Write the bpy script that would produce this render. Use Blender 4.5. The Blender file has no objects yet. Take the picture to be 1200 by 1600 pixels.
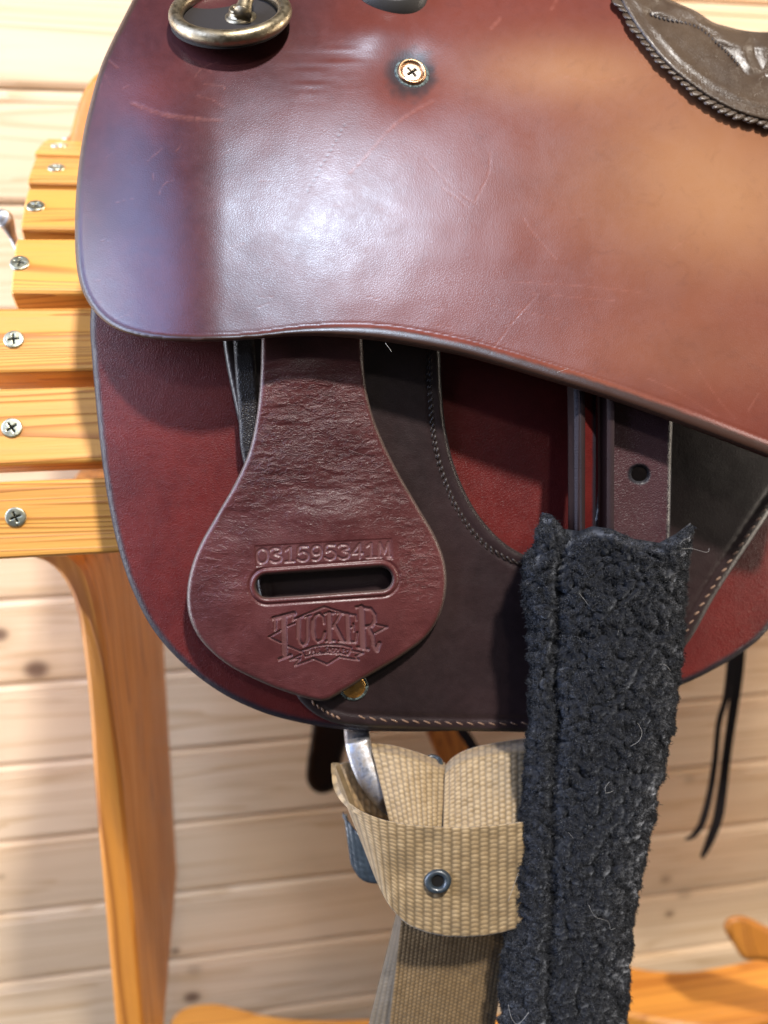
import bpy, math, random
import numpy as np
from mathutils import Matrix, Vector
random.seed(4); rng = np.random.default_rng(7)
S = bpy.context.scene
COL = S.collection
R = math.radians

# ---------------------------------------------------------------- camera
F, PX, PY = 1340.0, 600.0, 800.0            # focal length and centre of the 1200x1600 photograph
PITCH, YAW = R(16.7), R(10)
cp, sp, cy, sy = math.cos(PITCH), math.sin(PITCH), math.cos(YAW), math.sin(YAW)
FW = np.array([sy*cp, cy*cp, -sp]); RT = np.array([cy, -sy, 0.0]); UP = np.cross(RT, FW)
CAM = np.array([0.0, 0.0, 1.15])
cam = bpy.data.objects.new('camera', bpy.data.cameras.new('camera')); COL.objects.link(cam)
cam.location = CAM; cam.rotation_euler = (R(90)-PITCH, 0, -YAW)
cd = cam.data; cd.sensor_fit = 'VERTICAL'; cd.sensor_height = 24; cd.lens = 24*F/1600
cd.clip_start = .01; cd.clip_end = 50
cd.dof.use_dof = True; cd.dof.focus_distance = .318; cd.dof.aperture_fstop = 5.0
S.camera = cam
S.view_settings.view_transform = 'Standard'; S.view_settings.look = 'None'
S.view_settings.exposure = 0.0; S.view_settings.gamma = 1

# ---------------------------------------------------------------- light
W = bpy.data.worlds.new('World'); S.world = W; W.use_nodes = True
W.node_tree.nodes['Background'].inputs[0].default_value = (.66, .60, .58, 1)
W.node_tree.nodes['Background'].inputs[1].default_value = .075

def lamp(name, kind, loc, target, power, color, size=.1, size_y=None, spot=None):
    l = bpy.data.lights.new(name, kind); o = bpy.data.objects.new(name, l); COL.objects.link(o)
    l.energy = power; l.color = color
    if kind == 'AREA':
        l.shape = 'RECTANGLE'; l.size = size; l.size_y = size_y or size
    else: l.shadow_soft_size = size
    if spot: l.spot_size = R(spot); l.spot_blend = .6
    o.location = CAM + np.array(loc)
    d = Vector(CAM + np.array(target)) - o.location
    o.rotation_euler = d.to_track_quat('-Z', 'Y').to_euler()
    return o
lamp('ceiling_lamp', 'AREA', (.32, -.80, 1.70), (.08, .4, -.2), 84, (1, .96, .91), .12)
lamp('far_ceiling_lamp', 'AREA', (.05, -1.75, 1.60), (.05, .5, -.3), 12, (1, .95, .90), .16)
lamp('window_light', 'AREA', (-1.10, .0, .66), (-.03, .34, 0), 29, (.50, .64, 1), 1.1, 1.0)
lamp('left_wall_fill', 'AREA', (-1.35, .50, -.15), (.15, .76, -.4), 36, (.86, .90, 1), .7, 1.4)  # added unseen fill from the left, put in to brighten the wall
lamp('right_wall_fill', 'AREA', (1.50, .58, .0), (.2, .78, -.35), 38, (1, .88, .74), .6, 1.4)  # added unseen warm fill from the right, for wall and leg side

# ---------------------------------------------------------------- helpers
def at(px, py, D):
    px, py, D = np.broadcast_arrays(np.asarray(px, float), np.asarray(py, float), np.asarray(D, float))
    return CAM + D[..., None]*(FW + ((px-PX)/F)[..., None]*RT + ((PY-py)/F)[..., None]*UP)
def wall_at(px, py, wy):
    d = FW + (px-PX)/F*RT + (PY-py)/F*UP
    return CAM + d*wy/d[1]
def sm(a, b, x):
    t = np.clip((np.asarray(x, float)-a)/(b-a), 0, 1); return t*t*(3-2*t)
def smooth(pts, n=10, closed=True):
    P = np.array(pts, float); N = len(P); out = []
    for i in range(N if closed else N-1):
        g = (lambda k: P[k % N]) if closed else (lambda k: P[min(max(k, 0), N-1)])
        a, b, c, d = g(i-1), g(i), g(i+1), g(i+2)
        t = np.linspace(0, 1, n, endpoint=False)[:, None]
        out.append(.5*(2*b+(c-a)*t+(2*a-5*b+4*c-d)*t*t+(3*b-a-3*c+d)*t**3))
    if not closed: out.append(P[-1:])
    return np.concatenate(out)
def seg_dist(Q, A, B):
    """nearest distance and point from Q (n,2) to segments A->B (m,2)"""
    best = np.full(len(Q), 1e9); near = np.zeros_like(Q)
    for i0 in range(0, len(Q), 20000):
        q = Q[i0:i0+20000]; bb = np.full(len(q), 1e18); nn = np.zeros_like(q)
        for a, b in zip(A, B):
            ab = b-a; t = np.clip(((q-a)@ab)/max(ab@ab, 1e-9), 0, 1)
            p = a+t[:, None]*ab; d = ((q-p)**2).sum(1); m = d < bb
            bb[m] = d[m]; nn[m] = p[m]
        best[i0:i0+20000] = np.sqrt(bb); near[i0:i0+20000] = nn
    return best, near
def inside(Q, poly):
    r = np.zeros(len(Q), bool); x, y = Q[:, 0], Q[:, 1]
    for a, b in zip(poly, np.roll(poly, -1, 0)):
        if a[1] == b[1]: continue
        c = (a[1] > y) != (b[1] > y)
        r ^= c & (x < (b[0]-a[0])*(y-a[1])/(b[1]-a[1])+a[0])
    return r
def noise2(x, y, seed=0):
    """smooth value noise, -1..1"""
    x = np.asarray(x, float); y = np.asarray(y, float)
    xi = np.floor(x).astype(int); yi = np.floor(y).astype(int); fx = x-xi; fy = y-yi
    fx = fx*fx*(3-2*fx); fy = fy*fy*(3-2*fy)
    def h(a, b):
        n = (a*374761393+b*668265263+seed*982451653) & 0x7fffffff
        n = ((n ^ (n >> 13))*1274126177) & 0x7fffffff
        return ((n ^ (n >> 16)) & 0xffff)/32767.5-1
    return (h(xi, yi)*(1-fx)+h(xi+1, yi)*fx)*(1-fy)+(h(xi, yi+1)*(1-fx)+h(xi+1, yi+1)*fx)*fy
def worley(x, y, seed=0):
    xi = np.floor(x).astype(int); yi = np.floor(y).astype(int); best = np.full(x.shape, 9.)
    for dx in (-1, 0, 1):
        for dy in (-1, 0, 1):
            a, b = xi+dx, yi+dy
            n = (a*73856093 ^ b*19349663 ^ (seed*83492791+17)) & 0x7fffffff
            n = (n*1103515245+12345) & 0x7fffffff; m = (n*1103515245+12345) & 0x7fffffff
            best = np.minimum(best, np.hypot(a+((n >> 8) & 1023)/1023-x, b+((m >> 8) & 1023)/1023-y))
    return best

def root(name, label, cat, loc, group=None):
    o = bpy.data.objects.new(name, None); COL.objects.link(o); o.location = loc
    o.empty_display_size = .02
    o['label'] = label; o['category'] = cat
    if group: o['group'] = group
    return o
def link(name, me, mat, parent=None, shade=True, label=None, kind=None):
    o = bpy.data.objects.new(name, me); COL.objects.link(o)
    if mat is not None and not me.materials: me.materials.append(mat)
    if shade and len(me.polygons): me.polygons.foreach_set('use_smooth', np.ones(len(me.polygons), bool))
    if parent is not None:
        o.parent = parent
        if parent.type == 'EMPTY': o.matrix_parent_inverse = Matrix.Translation(-parent.location)
    if label: o['label'] = label
    if kind: o['kind'] = kind
    return o
def mesh(name, V, Fc, uv=None, attrs=None):
    me = bpy.data.meshes.new(name)
    me.from_pydata(np.asarray(V).tolist(), [], [list(map(int, f)) for f in Fc])
    if uv is not None:
        li = np.zeros(len(me.loops), int); me.loops.foreach_get('vertex_index', li)
        me.uv_layers.new(name='UVMap').data.foreach_set('uv', np.asarray(uv, float)[li].ravel())
    for k, a in (attrs or {}).items():
        me.attributes.new(k, 'FLOAT', 'POINT').data.foreach_set('value', np.asarray(a, float))
    me.update(); return me

def panel(name, mat, outline, D, parent=None, step=3., thick=.004, r=9, height=None, holes=(), attrs=None,
          backr=6, label=None):
    """leather piece: outline (px) laid on the surface D, rounded edge, real thickness"""
    loops = [np.asarray(outline, float)]+[np.asarray(h, float) for h in holes]
    lo, hi = loops[0].min(0)-step, loops[0].max(0)+step
    gx = np.arange(lo[0], hi[0]+step, step); gy = np.arange(lo[1], hi[1]+step, step)
    X, Y = np.meshgrid(gx, gy); Q = np.stack([X.ravel(), Y.ravel()], 1)
    A = np.concatenate(loops); B = np.concatenate([np.roll(l, -1, 0) for l in loops])
    ins = np.zeros(len(Q), bool)
    for l in loops: ins ^= inside(Q, l)
    d, near = seg_dist(Q, A, B); sd = np.where(ins, d, -d)
    ny, nx = X.shape; ok = (sd > -.15*step).reshape(ny, nx)
    # snap nodes lying close to the outline onto it, so that the edge is clean
    quad = ok[:-1, :-1] & ok[1:, :-1] & ok[:-1, 1:] & ok[1:, 1:]
    idx = np.arange(ny*nx).reshape(ny, nx); jj, ii = np.nonzero(quad)
    q = np.stack([idx[jj+1, ii], idx[jj+1, ii+1], idx[jj, ii+1], idx[jj, ii]], 1)   # faces the camera
    cnt = np.zeros(ny*nx, int); np.add.at(cnt, q.ravel(), 1)
    bnd = (cnt > 0) & (cnt < 4)
    Q[bnd] = near[bnd]; sd[bnd] = 0
    used = np.nonzero(cnt)[0]; remap = -np.ones(ny*nx, int); remap[used] = np.arange(len(used)); q = remap[q]
    P, s = Q[used], np.maximum(sd[used], 0)
    rr = r(P[:, 0], P[:, 1]) if callable(r) else np.full(len(P), float(r))
    Dm = D(P[:, 0], P[:, 1]); m = Dm/F                        # metres per pixel
    e = np.clip((rr-s)/rr, 0, 1); drop = rr*m*(1-np.sqrt(np.maximum(1-e*e, 0)))
    h = -drop
    if height is not None: h = h+height(P[:, 0], P[:, 1], s)
    V = at(P[:, 0], P[:, 1], Dm-h)
    faces = q.tolist()
    # edge wall down to the back
    ed = {}
    for f in q:
        for a, b in ((f[0], f[1]), (f[1], f[2]), (f[2], f[3]), (f[3], f[0])):
            if (b, a) in ed: del ed[(b, a)]
            else: ed[(a, b)] = 1
    bv = sorted({v for k in ed for v in k}); n = len(V); ring1 = {v: n+i for i, v in enumerate(bv)}
    bvA = np.array(bv); n1 = at(P[bvA, 0], P[bvA, 1], Dm[bvA]+thick)
    ring2 = {v: n+len(bv)+i for i, v in enumerate(bv)}
    # back: a coarse inward flange so that the piece has a back side
    grad = np.zeros((len(bv), 2)); c0 = P.mean(0)
    nrm = {}
    for (a, b) in ed:
        t = P[b]-P[a]; nn = np.array([t[1], -t[0]]); nn /= max(np.hypot(*nn), 1e-6)
        for v in (a, b): nrm.setdefault(v, np.zeros(2)); nrm[v] = nrm[v]+nn
    inw = np.array([nrm[v]/max(np.hypot(*nrm[v]), 1e-6) for v in bv])
    tst = P[bvA]+inw*step*1.5; okin = np.zeros(len(bv), bool)
    for l in loops: okin ^= inside(tst, l)
    if okin.mean() < .5: inw = -inw
    n2 = at(P[bvA, 0]+inw[:, 0]*backr, P[bvA, 1]+inw[:, 1]*backr, Dm[bvA]+thick+.0006)
    for (a, b) in ed:
        faces.append([b, a, ring1[a], ring1[b]]); faces.append([ring1[b], ring1[a], ring2[a], ring2[b]])
    V = np.concatenate([V, n1, n2]); PP = np.concatenate([P, P[bvA], P[bvA]])
    at_ = {}
    S0 = np.concatenate([s, np.zeros(2*len(bv))]); at_['edge'] = S0
    for k, fn in (attrs or {}).items(): at_[k] = fn(PP[:, 0], PP[:, 1], S0)
    me = mesh(name, V, faces, PP/1000, at_)
    return link(name, me, mat, parent, label=label)

def tube(pts, rad, n=8, cap=True):
    P = np.asarray(pts, float); N = len(P); rad = np.broadcast_to(rad, (N,))
    T = np.gradient(P, axis=0); T /= np.linalg.norm(T, axis=1)[:, None]+1e-12
    ref = np.array([.3, .9, .2]); U = np.cross(T, ref); U /= np.linalg.norm(U, axis=1)[:, None]+1e-12
    Wv = np.cross(T, U); a = np.linspace(0, 2*np.pi, n, endpoint=False)
    V = (P[:, None]+rad[:, None, None]*(np.cos(a)[None, :, None]*U[:, None]+np.sin(a)[None, :, None]*Wv[:, None])).reshape(-1, 3)
    f = [[i*n+j, i*n+(j+1) % n, (i+1)*n+(j+1) % n, (i+1)*n+j] for i in range(N-1) for j in range(n)]
    if cap: f += [list(range(n))[::-1], [(N-1)*n+j for j in range(n)]]
    return V, f
def join(parts):
    V, Fc, o = [], [], 0
    for v, f in parts:
        V.append(np.asarray(v)); Fc += [[i+o for i in q] for q in f]; o += len(v)
    return np.concatenate(V), Fc
def resample(line, step):
    L = np.concatenate([[0], np.cumsum(np.hypot(*np.diff(line, axis=0).T))])
    t = np.arange(0, L[-1], step); return np.stack([np.interp(t, L, line[:, k]) for k in (0, 1)], 1), t
def stitches(name, line, D, mat, parent, pitch=11, length=8, rad=1.7, lift=.0005, tilt=0.):
    pts, _ = resample(np.asarray(line, float), 1.)
    parts = []; i = 0
    while i+length < len(pts):
        a, b = pts[i], pts[min(i+length, len(pts)-1)]; t = (b-a)/max(np.hypot(*(b-a)), 1e-6); nn = np.array([-t[1], t[0]])
        k = np.linspace(0, 1, 6)[:, None]; j = random.uniform(-.5, .5)
        px = a+(b-a)*k+nn*((k-.5)*tilt*rad*2+j*.5)
        dd = D(px[:, 0], px[:, 1])-lift*np.sin(np.pi*k[:, 0])**.6+.0002
        pr = rad*dd.mean()/F*np.array([.5, .9, 1, 1, .9, .5])*random.uniform(.85, 1.15)
        parts.append(tube(at(px[:, 0], px[:, 1], dd), pr, 6)); i += pitch
    V, f = join(parts); return link(name, mesh(name, V, f), mat, parent, kind='stuff')
def gridmesh(name, P, mat, parent=None, uv=None, attrs=None, thick=0., label=None, flip=False):
    """P: (rows, cols, 3) sheet, given a back if thick"""
    r, c = P.shape[:2]; idx = np.arange(r*c).reshape(r, c)
    q = np.stack([idx[1:, :-1], idx[1:, 1:], idx[:-1, 1:], idx[:-1, :-1]], -1).reshape(-1, 4)
    if flip: q = q[:, ::-1]
    V = P.reshape(-1, 3); f = q.tolist()
    U = uv.reshape(-1, 2) if uv is not None else None; at_ = {k: a.ravel() for k, a in (attrs or {}).items()}
    if thick:
        du = np.gradient(P, axis=1); dv = np.gradient(P, axis=0); nn = np.cross(dv, du); nn /= np.linalg.norm(nn, axis=2)[..., None]+1e-12
        if flip: nn = -nn
        if np.sum(nn*(P-CAM)) < 0: nn = -nn
        B = P+nn*thick; per = list(idx[0, :])+list(idx[1:, -1])+list(idx[-1, -2::-1])+list(idx[-2:0:-1, 0]); n = r*c
        bi = {v: n+i for i, v in enumerate(per)}; V = np.concatenate([V, B.reshape(-1, 3)[per]])
        for a, b in zip(per, per[1:]+per[:1]): f.append([a, b, bi[b], bi[a]])
        if U is not None: U = np.concatenate([U, U[per]])
        at_ = {k: np.concatenate([a, a[per]]) for k, a in at_.items()}
    return link(name, mesh(name, V, f, U, at_), mat, parent, label=label)
def smooth_box(sx, sy, sz, b):
    """box with bevelled edges as chamfered profile along x"""
    y, z = sy/2, sz/2
    prof = []
    for cx, cz, a0 in ((y-b, z-b, 0), (-y+b, z-b, 90), (-y+b, -z+b, 180), (y-b, -z+b, 270)):
        for k in range(4):
            a = R(a0+30*k); prof.append((cx+b*math.cos(a), cz+b*math.sin(a)))
    n = len(prof); V = []; f = []
    xs = [(-sx/2, 1), (-sx/2+b*.5, 0), (sx/2-b*.5, 0), (sx/2, 1)]
    for x, ins in xs:
        for (py, pz) in prof: V.append((x, py-np.sign(py)*b*.5*ins, pz-np.sign(pz)*b*.5*ins))
    for i in range(3):
        for j in range(n): f.append([i*n+j, i*n+(j+1) % n, (i+1)*n+(j+1) % n, (i+1)*n+j])
    f += [list(range(n))[::-1], [3*n+j for j in range(n)]]
    return np.array(V), f

# ---------------------------------------------------------------- materials
class NT:
    def __init__(s, name):
        s.m = bpy.data.materials.new(name); s.m.use_nodes = True; s.t = s.m.node_tree; s.b = s.t.nodes['Principled BSDF']
    def n(s, typ, **kw):
        o = s.t.nodes.new(typ)
        for k, v in kw.items():
            if k.startswith('i_'):
                k = k[2:]; k = int(k) if k.isdigit() else k
                s.put(o.inputs[k], v)
            else: setattr(o, k, v)
        return o
    def put(s, sock, v):
        if hasattr(v, 'links') or isinstance(v, bpy.types.NodeSocket): s.t.links.new(v, sock)
        elif isinstance(v, bpy.types.Node): s.t.links.new(v.outputs[0], sock)
        else: sock.default_value = v
    def uv(s, sx=1, sy=1, rot=0):
        c = s.n('ShaderNodeTexCoord'); mp = s.n('ShaderNodeMapping'); s.put(mp.inputs[0], c.outputs['UV'])
        mp.inputs['Scale'].default_value = (sx, sy, 1); mp.inputs['Rotation'].default_value = (0, 0, rot); return mp.outputs[0]
    def obj(s, sx=1, sy=1, sz=1, rot=(0, 0, 0)):
        c = s.n('ShaderNodeTexCoord'); mp = s.n('ShaderNodeMapping'); s.put(mp.inputs[0], c.outputs['Object'])
        mp.inputs['Scale'].default_value = (sx, sy, sz); mp.inputs['Rotation'].default_value = rot; return mp.outputs[0]
    def noise(s, vec, scale, detail=4, rough=.55, dist=0.):
        o = s.n('ShaderNodeTexNoise'); s.put(o.inputs['Vector'], vec); o.inputs['Scale'].default_value = scale
        o.inputs['Detail'].default_value = detail; o.inputs['Roughness'].default_value = rough; o.inputs['Distortion'].default_value = dist
        return o.outputs[0]
    def ramp(s, v, a, b, lo=0., hi=1.):
        o = s.n('ShaderNodeMapRange'); o.interpolation_type = 'SMOOTHSTEP'; s.put(o.inputs[0], v)
        o.inputs[1].default_value = a; o.inputs[2].default_value = b; o.inputs[3].default_value = lo; o.inputs[4].default_value = hi; return o.outputs[0]
    def mix(s, f, a, b, mode='MIX'):
        o = s.n('ShaderNodeMix', data_type='RGBA', blend_type=mode); s.put(o.inputs[0], f)
        for k, v in ((6, a), (7, b)): s.put(o.inputs[k], (*v, 1) if isinstance(v, tuple) and len(v) == 3 else v)
        return o.outputs[2]
    def math(s, op, a, b=0.):
        o = s.n('ShaderNodeMath', operation=op); s.put(o.inputs[0], a); s.put(o.inputs[1], b); return o.outputs[0]
    def attr(s, name): return s.n('ShaderNodeAttribute', attribute_name=name).outputs['Fac']
    def bump(s, h, dist, strength=1., nrm=None):
        o = s.n('ShaderNodeBump'); s.put(o.inputs['Height'], h); o.inputs['Distance'].default_value = dist; s.put(o.inputs['Strength'], strength)
        if nrm is not None: s.put(o.inputs['Normal'], nrm)
        return o.outputs[0]
    def out(s, **kw):
        for k, v in kw.items():
            k = {'col': 'Base Color', 'rough': 'Roughness', 'nrm': 'Normal', 'metal': 'Metallic', 'coat': 'Coat Weight', 'coatr': 'Coat Roughness',
                 'spec': 'Specular IOR Level', 'sheen': 'Sheen Weight', 'sheenr': 'Sheen Roughness', 'sheenc': 'Sheen Tint'}[k]
            s.put(s.b.inputs[k], (*v, 1) if isinstance(v, tuple) and len(v) == 3 else v)
        return s.m

def leather(name, c1, c2, edgec, edgew=(5, 14), rough=(.34, .46), grain=1.0, wrinkle=0., tan_tone=None, scratch=False, press=None, coat=.25, coatr=.25, tint=(1, 1, 1), lump=.35, spec=.5):
    t = NT(name); uv = t.uv(); e = t.attr('edge')
    big = t.noise(uv, 5, 5, .6, .4); fine = t.noise(uv, 60, 6, .65)
    f = t.ramp(t.math('ADD', t.math('MULTIPLY', big, .75), t.math('MULTIPLY', fine, .25)), .34, .66)
    col = t.mix(f, c1, c2)
    if tan_tone: col = t.mix(t.math('MULTIPLY', t.attr('red_tone'), t.ramp(big, .15, .6, .75, 1.)), col, (.142, .031, .017)); col = t.mix(t.math('MULTIPLY', t.attr('tan_tone'), t.ramp(big, .1, .6, .7, 1.)), col, tan_tone)
    speck = t.ramp(t.noise(uv, 210, 3, .6), .68, .78)
    col = t.mix(t.math('MULTIPLY', speck, .07), col, tuple(min(1, x*2.2+.05) for x in c2))
    if scratch:
        col = t.mix(t.math('MULTIPLY', t.attr('scratch'), .25), col, (.38, .14, .10))
        col = t.mix(t.math('MULTIPLY', t.attr('stain'), .85), col, (.012, .014, .014))
    if press: col = t.mix(t.math('MULTIPLY', t.attr('press'), .55), col, press)
    col = t.mix(t.math('MULTIPLY', t.ramp(t.noise(uv, 28, 6, .7, 1.), .5, .75), .14), col, tuple(x*.45 for x in c1))
    en = t.math('ADD', e, t.math('MULTIPLY', t.math('SUBTRACT', t.noise(uv, 35, 4), .5), 5.))
    col = t.mix(t.ramp(en, edgew[0], edgew[1], 1., 0.), col, edgec)
    # grain: fine pebbles and pores
    v = t.n('ShaderNodeTexVoronoi', feature='DISTANCE_TO_EDGE'); t.put(v.inputs['Vector'], uv); v.inputs['Scale'].default_value = 300
    g = t.math('ADD', t.ramp(v.outputs['Distance'], 0, .25), t.math('MULTIPLY', t.noise(uv, 420, 3, .6), .8))
    nrm = t.bump(g, .00010*grain, .8)
    lump_ = t.noise(uv, 22, 4, .5, .5); nrm = t.bump(lump_, .0006, lump, nrm)
    if wrinkle:
        wv = t.uv(48, 105, .05); w = t.noise(wv, 1., 5, .55, 1.3)
        wr = t.math('ABSOLUTE', t.math('SUBTRACT', w, .5)); wr = t.ramp(wr, 0., .22)
        nrm = t.bump(wr, .00028*wrinkle, t.attr('wrinkle'), nrm)
    if scratch: nrm = t.bump(t.math('MULTIPLY', t.attr('scratch'), -1), .00012, .4, nrm)
    mud = t.noise(uv, 17, 6, .68, .6)
    rg = t.ramp(t.math('ADD', t.math('MULTIPLY', fine, .35), t.math('MULTIPLY', mud, .65)), .38, .62, rough[0], rough[1])
    if not scratch: rg = t.math('MAXIMUM', rg, t.ramp(e, 0., 4., .85, 0.))
    t.b.inputs['Specular Tint'].default_value = (*tint, 1)
    return t.out(col=col, rough=rg, nrm=nrm, coat=coat, coatr=coatr, spec=spec)

M = {}
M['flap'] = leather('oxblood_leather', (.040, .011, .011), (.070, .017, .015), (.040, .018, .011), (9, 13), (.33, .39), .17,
                    tan_tone=(.34, .168, .072), scratch=True, coat=.10, coatr=.36, tint=(.55, .73, 1), lump=.12, spec=.43)
M['skirt'] = leather('red_leather', (.072, .006, .0055), (.118, .012, .0095), (.018, .014, .020), (4, 13), (.44, .54), .9, coat=.04, spec=.34)
M['dark'] = leather('dark_brown_leather', (.016, .009, .009), (.030, .016, .016), (.012, .008, .008), (2, 8), (.34, .42), .35, coat=.15)
M['keeper'] = leather('burgundy_leather', (.052, .012, .012), (.098, .025, .024), (.060, .034, .026), (1, 5), (.36, .44), .5, wrinkle=.75, press=(.20, .10, .10), coat=.12)
M['strap'] = leather('plum_leather', (.050, .019, .023), (.072, .030, .034), (.020, .018, .022), (3, 8), (.42, .5), 1.2, coat=.0)
M['black'] = leather('black_leather', (.006, .004, .005), (.011, .008, .008), (.012, .008, .007), (2, 6), (.4, .5), 1.2, coat=.0)
M['seat'] = leather('glossy_seat_leather', (.044, .027, .017), (.080, .053, .033), (.02, .017, .014), (1, 2), (.30, .4), .8, coat=.2, coatr=.3)

def metal(name, c, c2, rough, scale=900, bump=.00015):
    t = NT(name); p = t.obj(); f = t.noise(p, scale*.35, 5, .6)
    return t.out(col=t.mix(t.ramp(f, .35, .65), c, c2), metal=1., rough=t.ramp(f, .3, .7, rough*.7, rough*1.3), nrm=t.bump(t.noise(p, scale, 3), bump, .5))
M['brass'] = metal('antique_brass', (.38, .31, .20), (.25, .205, .14), .42)
M['brass2'] = metal('bright_brass', (.75, .46, .15), (.50, .26, .07), .4)
M['copper'] = metal('copper_washer', (.50, .29, .17), (.38, .22, .12), .38)
M['nickel'] = metal('pale_screw_metal', (.48, .41, .33), (.30, .25, .20), .4)
M['zinc'] = metal('yellow_zinc_screw', (.58, .57, .43), (.36, .36, .28), .36)
M['steel'] = metal('worn_steel', (.36, .36, .38), (.24, .21, .18), .48)
M['chrome'] = metal('brushed_steel', (.56, .54, .53), (.42, .40, .39), .42)
M['patina'] = NT('verdigris_gunk'); _t = M['patina']; _f = _t.noise(_t.obj(), 900, 4)
M['patina'] = _t.out(col=_t.mix(_t.ramp(_f, .4, .62), (.015, .02, .02), (.12, .16, .15)), rough=.6, nrm=_t.bump(_f, .0006, .9))
_t = NT('dark_cut_edge'); M['cut'] = _t.out(col=_t.mix(_t.noise(_t.obj(), 160), (.014, .007, .006), (.026, .012, .011)), rough=.6, spec=.15)
_t = NT('dark_recess'); M['recess'] = _t.out(col=(.008, .007, .006), rough=.9, spec=.1)
_t = NT('waxed_thread'); M['thread'] = _t.out(col=_t.mix(_t.noise(_t.obj(), 700), (.012, .008, .007), (.03, .018, .014)), rough=.45)
_t = NT('tan_thread'); M['tan_thread'] = _t.out(col=_t.mix(_t.noise(_t.obj(), 500), (.10, .055, .035), (.26, .15, .09)), rough=.6)
_t = NT('pale_hair'); M['hair'] = _t.out(col=(.36, .34, .31), rough=.4)
_t = NT('navy_eyelet'); M['eyelet'] = _t.out(col=_t.mix(_t.noise(_t.obj(), 600), (.010, .013, .017), (.04, .052, .060)), rough=.35, coat=.4)
_t = NT('black_sherpa'); M['fleece'] = _t.out(col=_t.mix(_t.ramp(_t.noise(_t.uv(), 40), .3, .7), (.006, .0065, .009), (.013, .014, .018)), rough=.95, spec=.1, sheen=.55, sheenr=.45, sheenc=(.65, .68, .75))
_t = NT('black_sherpa_pile'); M['pile'] = _t.out(col=_t.mix(_t.attr('tone'), (.003, .0034, .0045), (.033, .033, .036)), rough=.75, spec=.25, sheen=.25, sheenr=.4, sheenc=(.7, .72, .78))
def webbing(name, c1, c2):
    t = NT(name); f = t.noise(t.uv(), 90, 4); b = t.noise(t.uv(), 7, 4)
    w = t.attr('weave'); st = t.attr('stain')
    c = t.mix(t.ramp(f, .3, .7), c1, c2); c = t.mix(t.ramp(w, .05, .8, .65, 0.), c, tuple(x*.30 for x in c1))
    c = t.mix(t.ramp(b, .48, .72, 0, .45), c, tuple(x*.55 for x in c1)); c = t.mix(t.math('MULTIPLY', st, .7), c, (.040, .036, .028))
    return t.out(col=c, rough=.55, spec=.35, nrm=t.bump(t.noise(t.uv(), 260, 3), .0002, .7), sheen=.15)
M['web'] = webbing('tan_nylon_webbing', (.255, .170, .082), (.345, .242, .126))
M['web_shaded'] = webbing('shaded_nylon_webbing', (.165, .100, .040), (.225, .142, .062))  # darker copy of the strap's webbing, shade of tail put into its colour

def wood(name, c1, c2, c3, axis='x', scale=1., knots=(), rough=.4, coat=0., ring=26):
    t = NT(name); L = {'x': (.75, 20, 20), 'z': (16, 16, 1.3), 'y': (16, 1.3, 16)}[axis]
    oi = t.n('ShaderNodeObjectInfo').outputs['Random']; off = t.math('MULTIPLY', oi, 37.)
    tc = t.n('ShaderNodeTexCoord').outputs['Object']; ad = t.n('ShaderNodeVectorMath', operation='ADD'); t.put(ad.inputs[0], tc)
    cb = t.n('ShaderNodeCombineXYZ')
    for k in range(3): t.put(cb.inputs[k], off)
    t.put(ad.inputs[1], cb.outputs[0]); mp = t.n('ShaderNodeMapping'); t.put(mp.inputs[0], ad.outputs[0]); mp.inputs['Scale'].default_value = tuple(x*scale for x in L)
    v = mp.outputs[0]
    warp = t.noise(v, .9, 3, .5, .8); rings = t.math('FRACT', t.math('MULTIPLY', warp, ring))
    line = t.math('MULTIPLY', t.ramp(rings, .55, .97), t.ramp(rings, .97, 1., 1., 0.)); fib = t.noise(v, 9, 5, .7)
    c = t.mix(t.ramp(t.noise(v, .45, 3), .3, .7), c1, c2); c = t.mix(t.math('MULTIPLY', line, .68), c, c3)
    c = t.mix(t.ramp(fib, .45, .75, 0, .28), c, c3)
    oj = t.n('ShaderNodeNewGeometry').outputs['Position']
    for (kp, kr, kd) in knots:
        sb = t.n('ShaderNodeVectorMath', operation='SUBTRACT'); t.put(sb.inputs[0], oj); sb.inputs[1].default_value = tuple(kp)
        ml = t.n('ShaderNodeVectorMath', operation='MULTIPLY'); t.put(ml.inputs[0], sb.outputs[0]); ml.inputs[1].default_value = (.85/kr, 0, 1.05/kr)
        ln = t.n('ShaderNodeVectorMath', operation='LENGTH'); t.put(ln.inputs[0], ml.outputs[0])
        dd = t.math('ADD', ln.outputs['Value'], t.math('MULTIPLY', t.math('SUBTRACT', fib, .5), .5))
        c = t.mix(t.ramp(dd, .9, 2.6, .35*kd, 0.), c, c3); c = t.mix(t.ramp(dd, .35, 1.35, kd*.85, 0.), c, (.085, .035, .022))
    return t.out(col=c, rough=t.ramp(fib, .3, .7, rough*.8, rough*1.2), nrm=t.bump(t.math('ADD', fib, t.math('MULTIPLY', line, .6)), .0005, .6), coat=coat, coatr=.2)
WY = .80
KN = [(57, 1046, 16, .95), (-2, 992, 12, .95), (274, 1486, 6, .9), (303, 1516, 12, .35), (300, 1558, 13, .95), (1040, 1374, 10, .5), (1046, 1428, 8, .8), (1070, 1397, 13, .35),
      (1078, 1218, 10, .3), (2, 1370, 5, .5)]
M['pine'] = wood('knotty_pine', (.73, .55, .365), (.65, .46, .285), (.52, .34, .18), 'x', 1., [(wall_at(x, y, WY), r*.93/F, k) for x, y, r, k in KN], .42, .12, 14)
M['slat'] = wood('varnished_pine_slat', (.68, .335, .072), (.58, .26, .048), (.30, .085, .012), 'x', 1.3, (), .44, .14, 24)
M['stand'] = wood('varnished_pine_frame', (.56, .215, .032), (.46, .155, .02), (.20, .048, .006), 'z', 1.0, (), .5, .10, 12)
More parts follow.
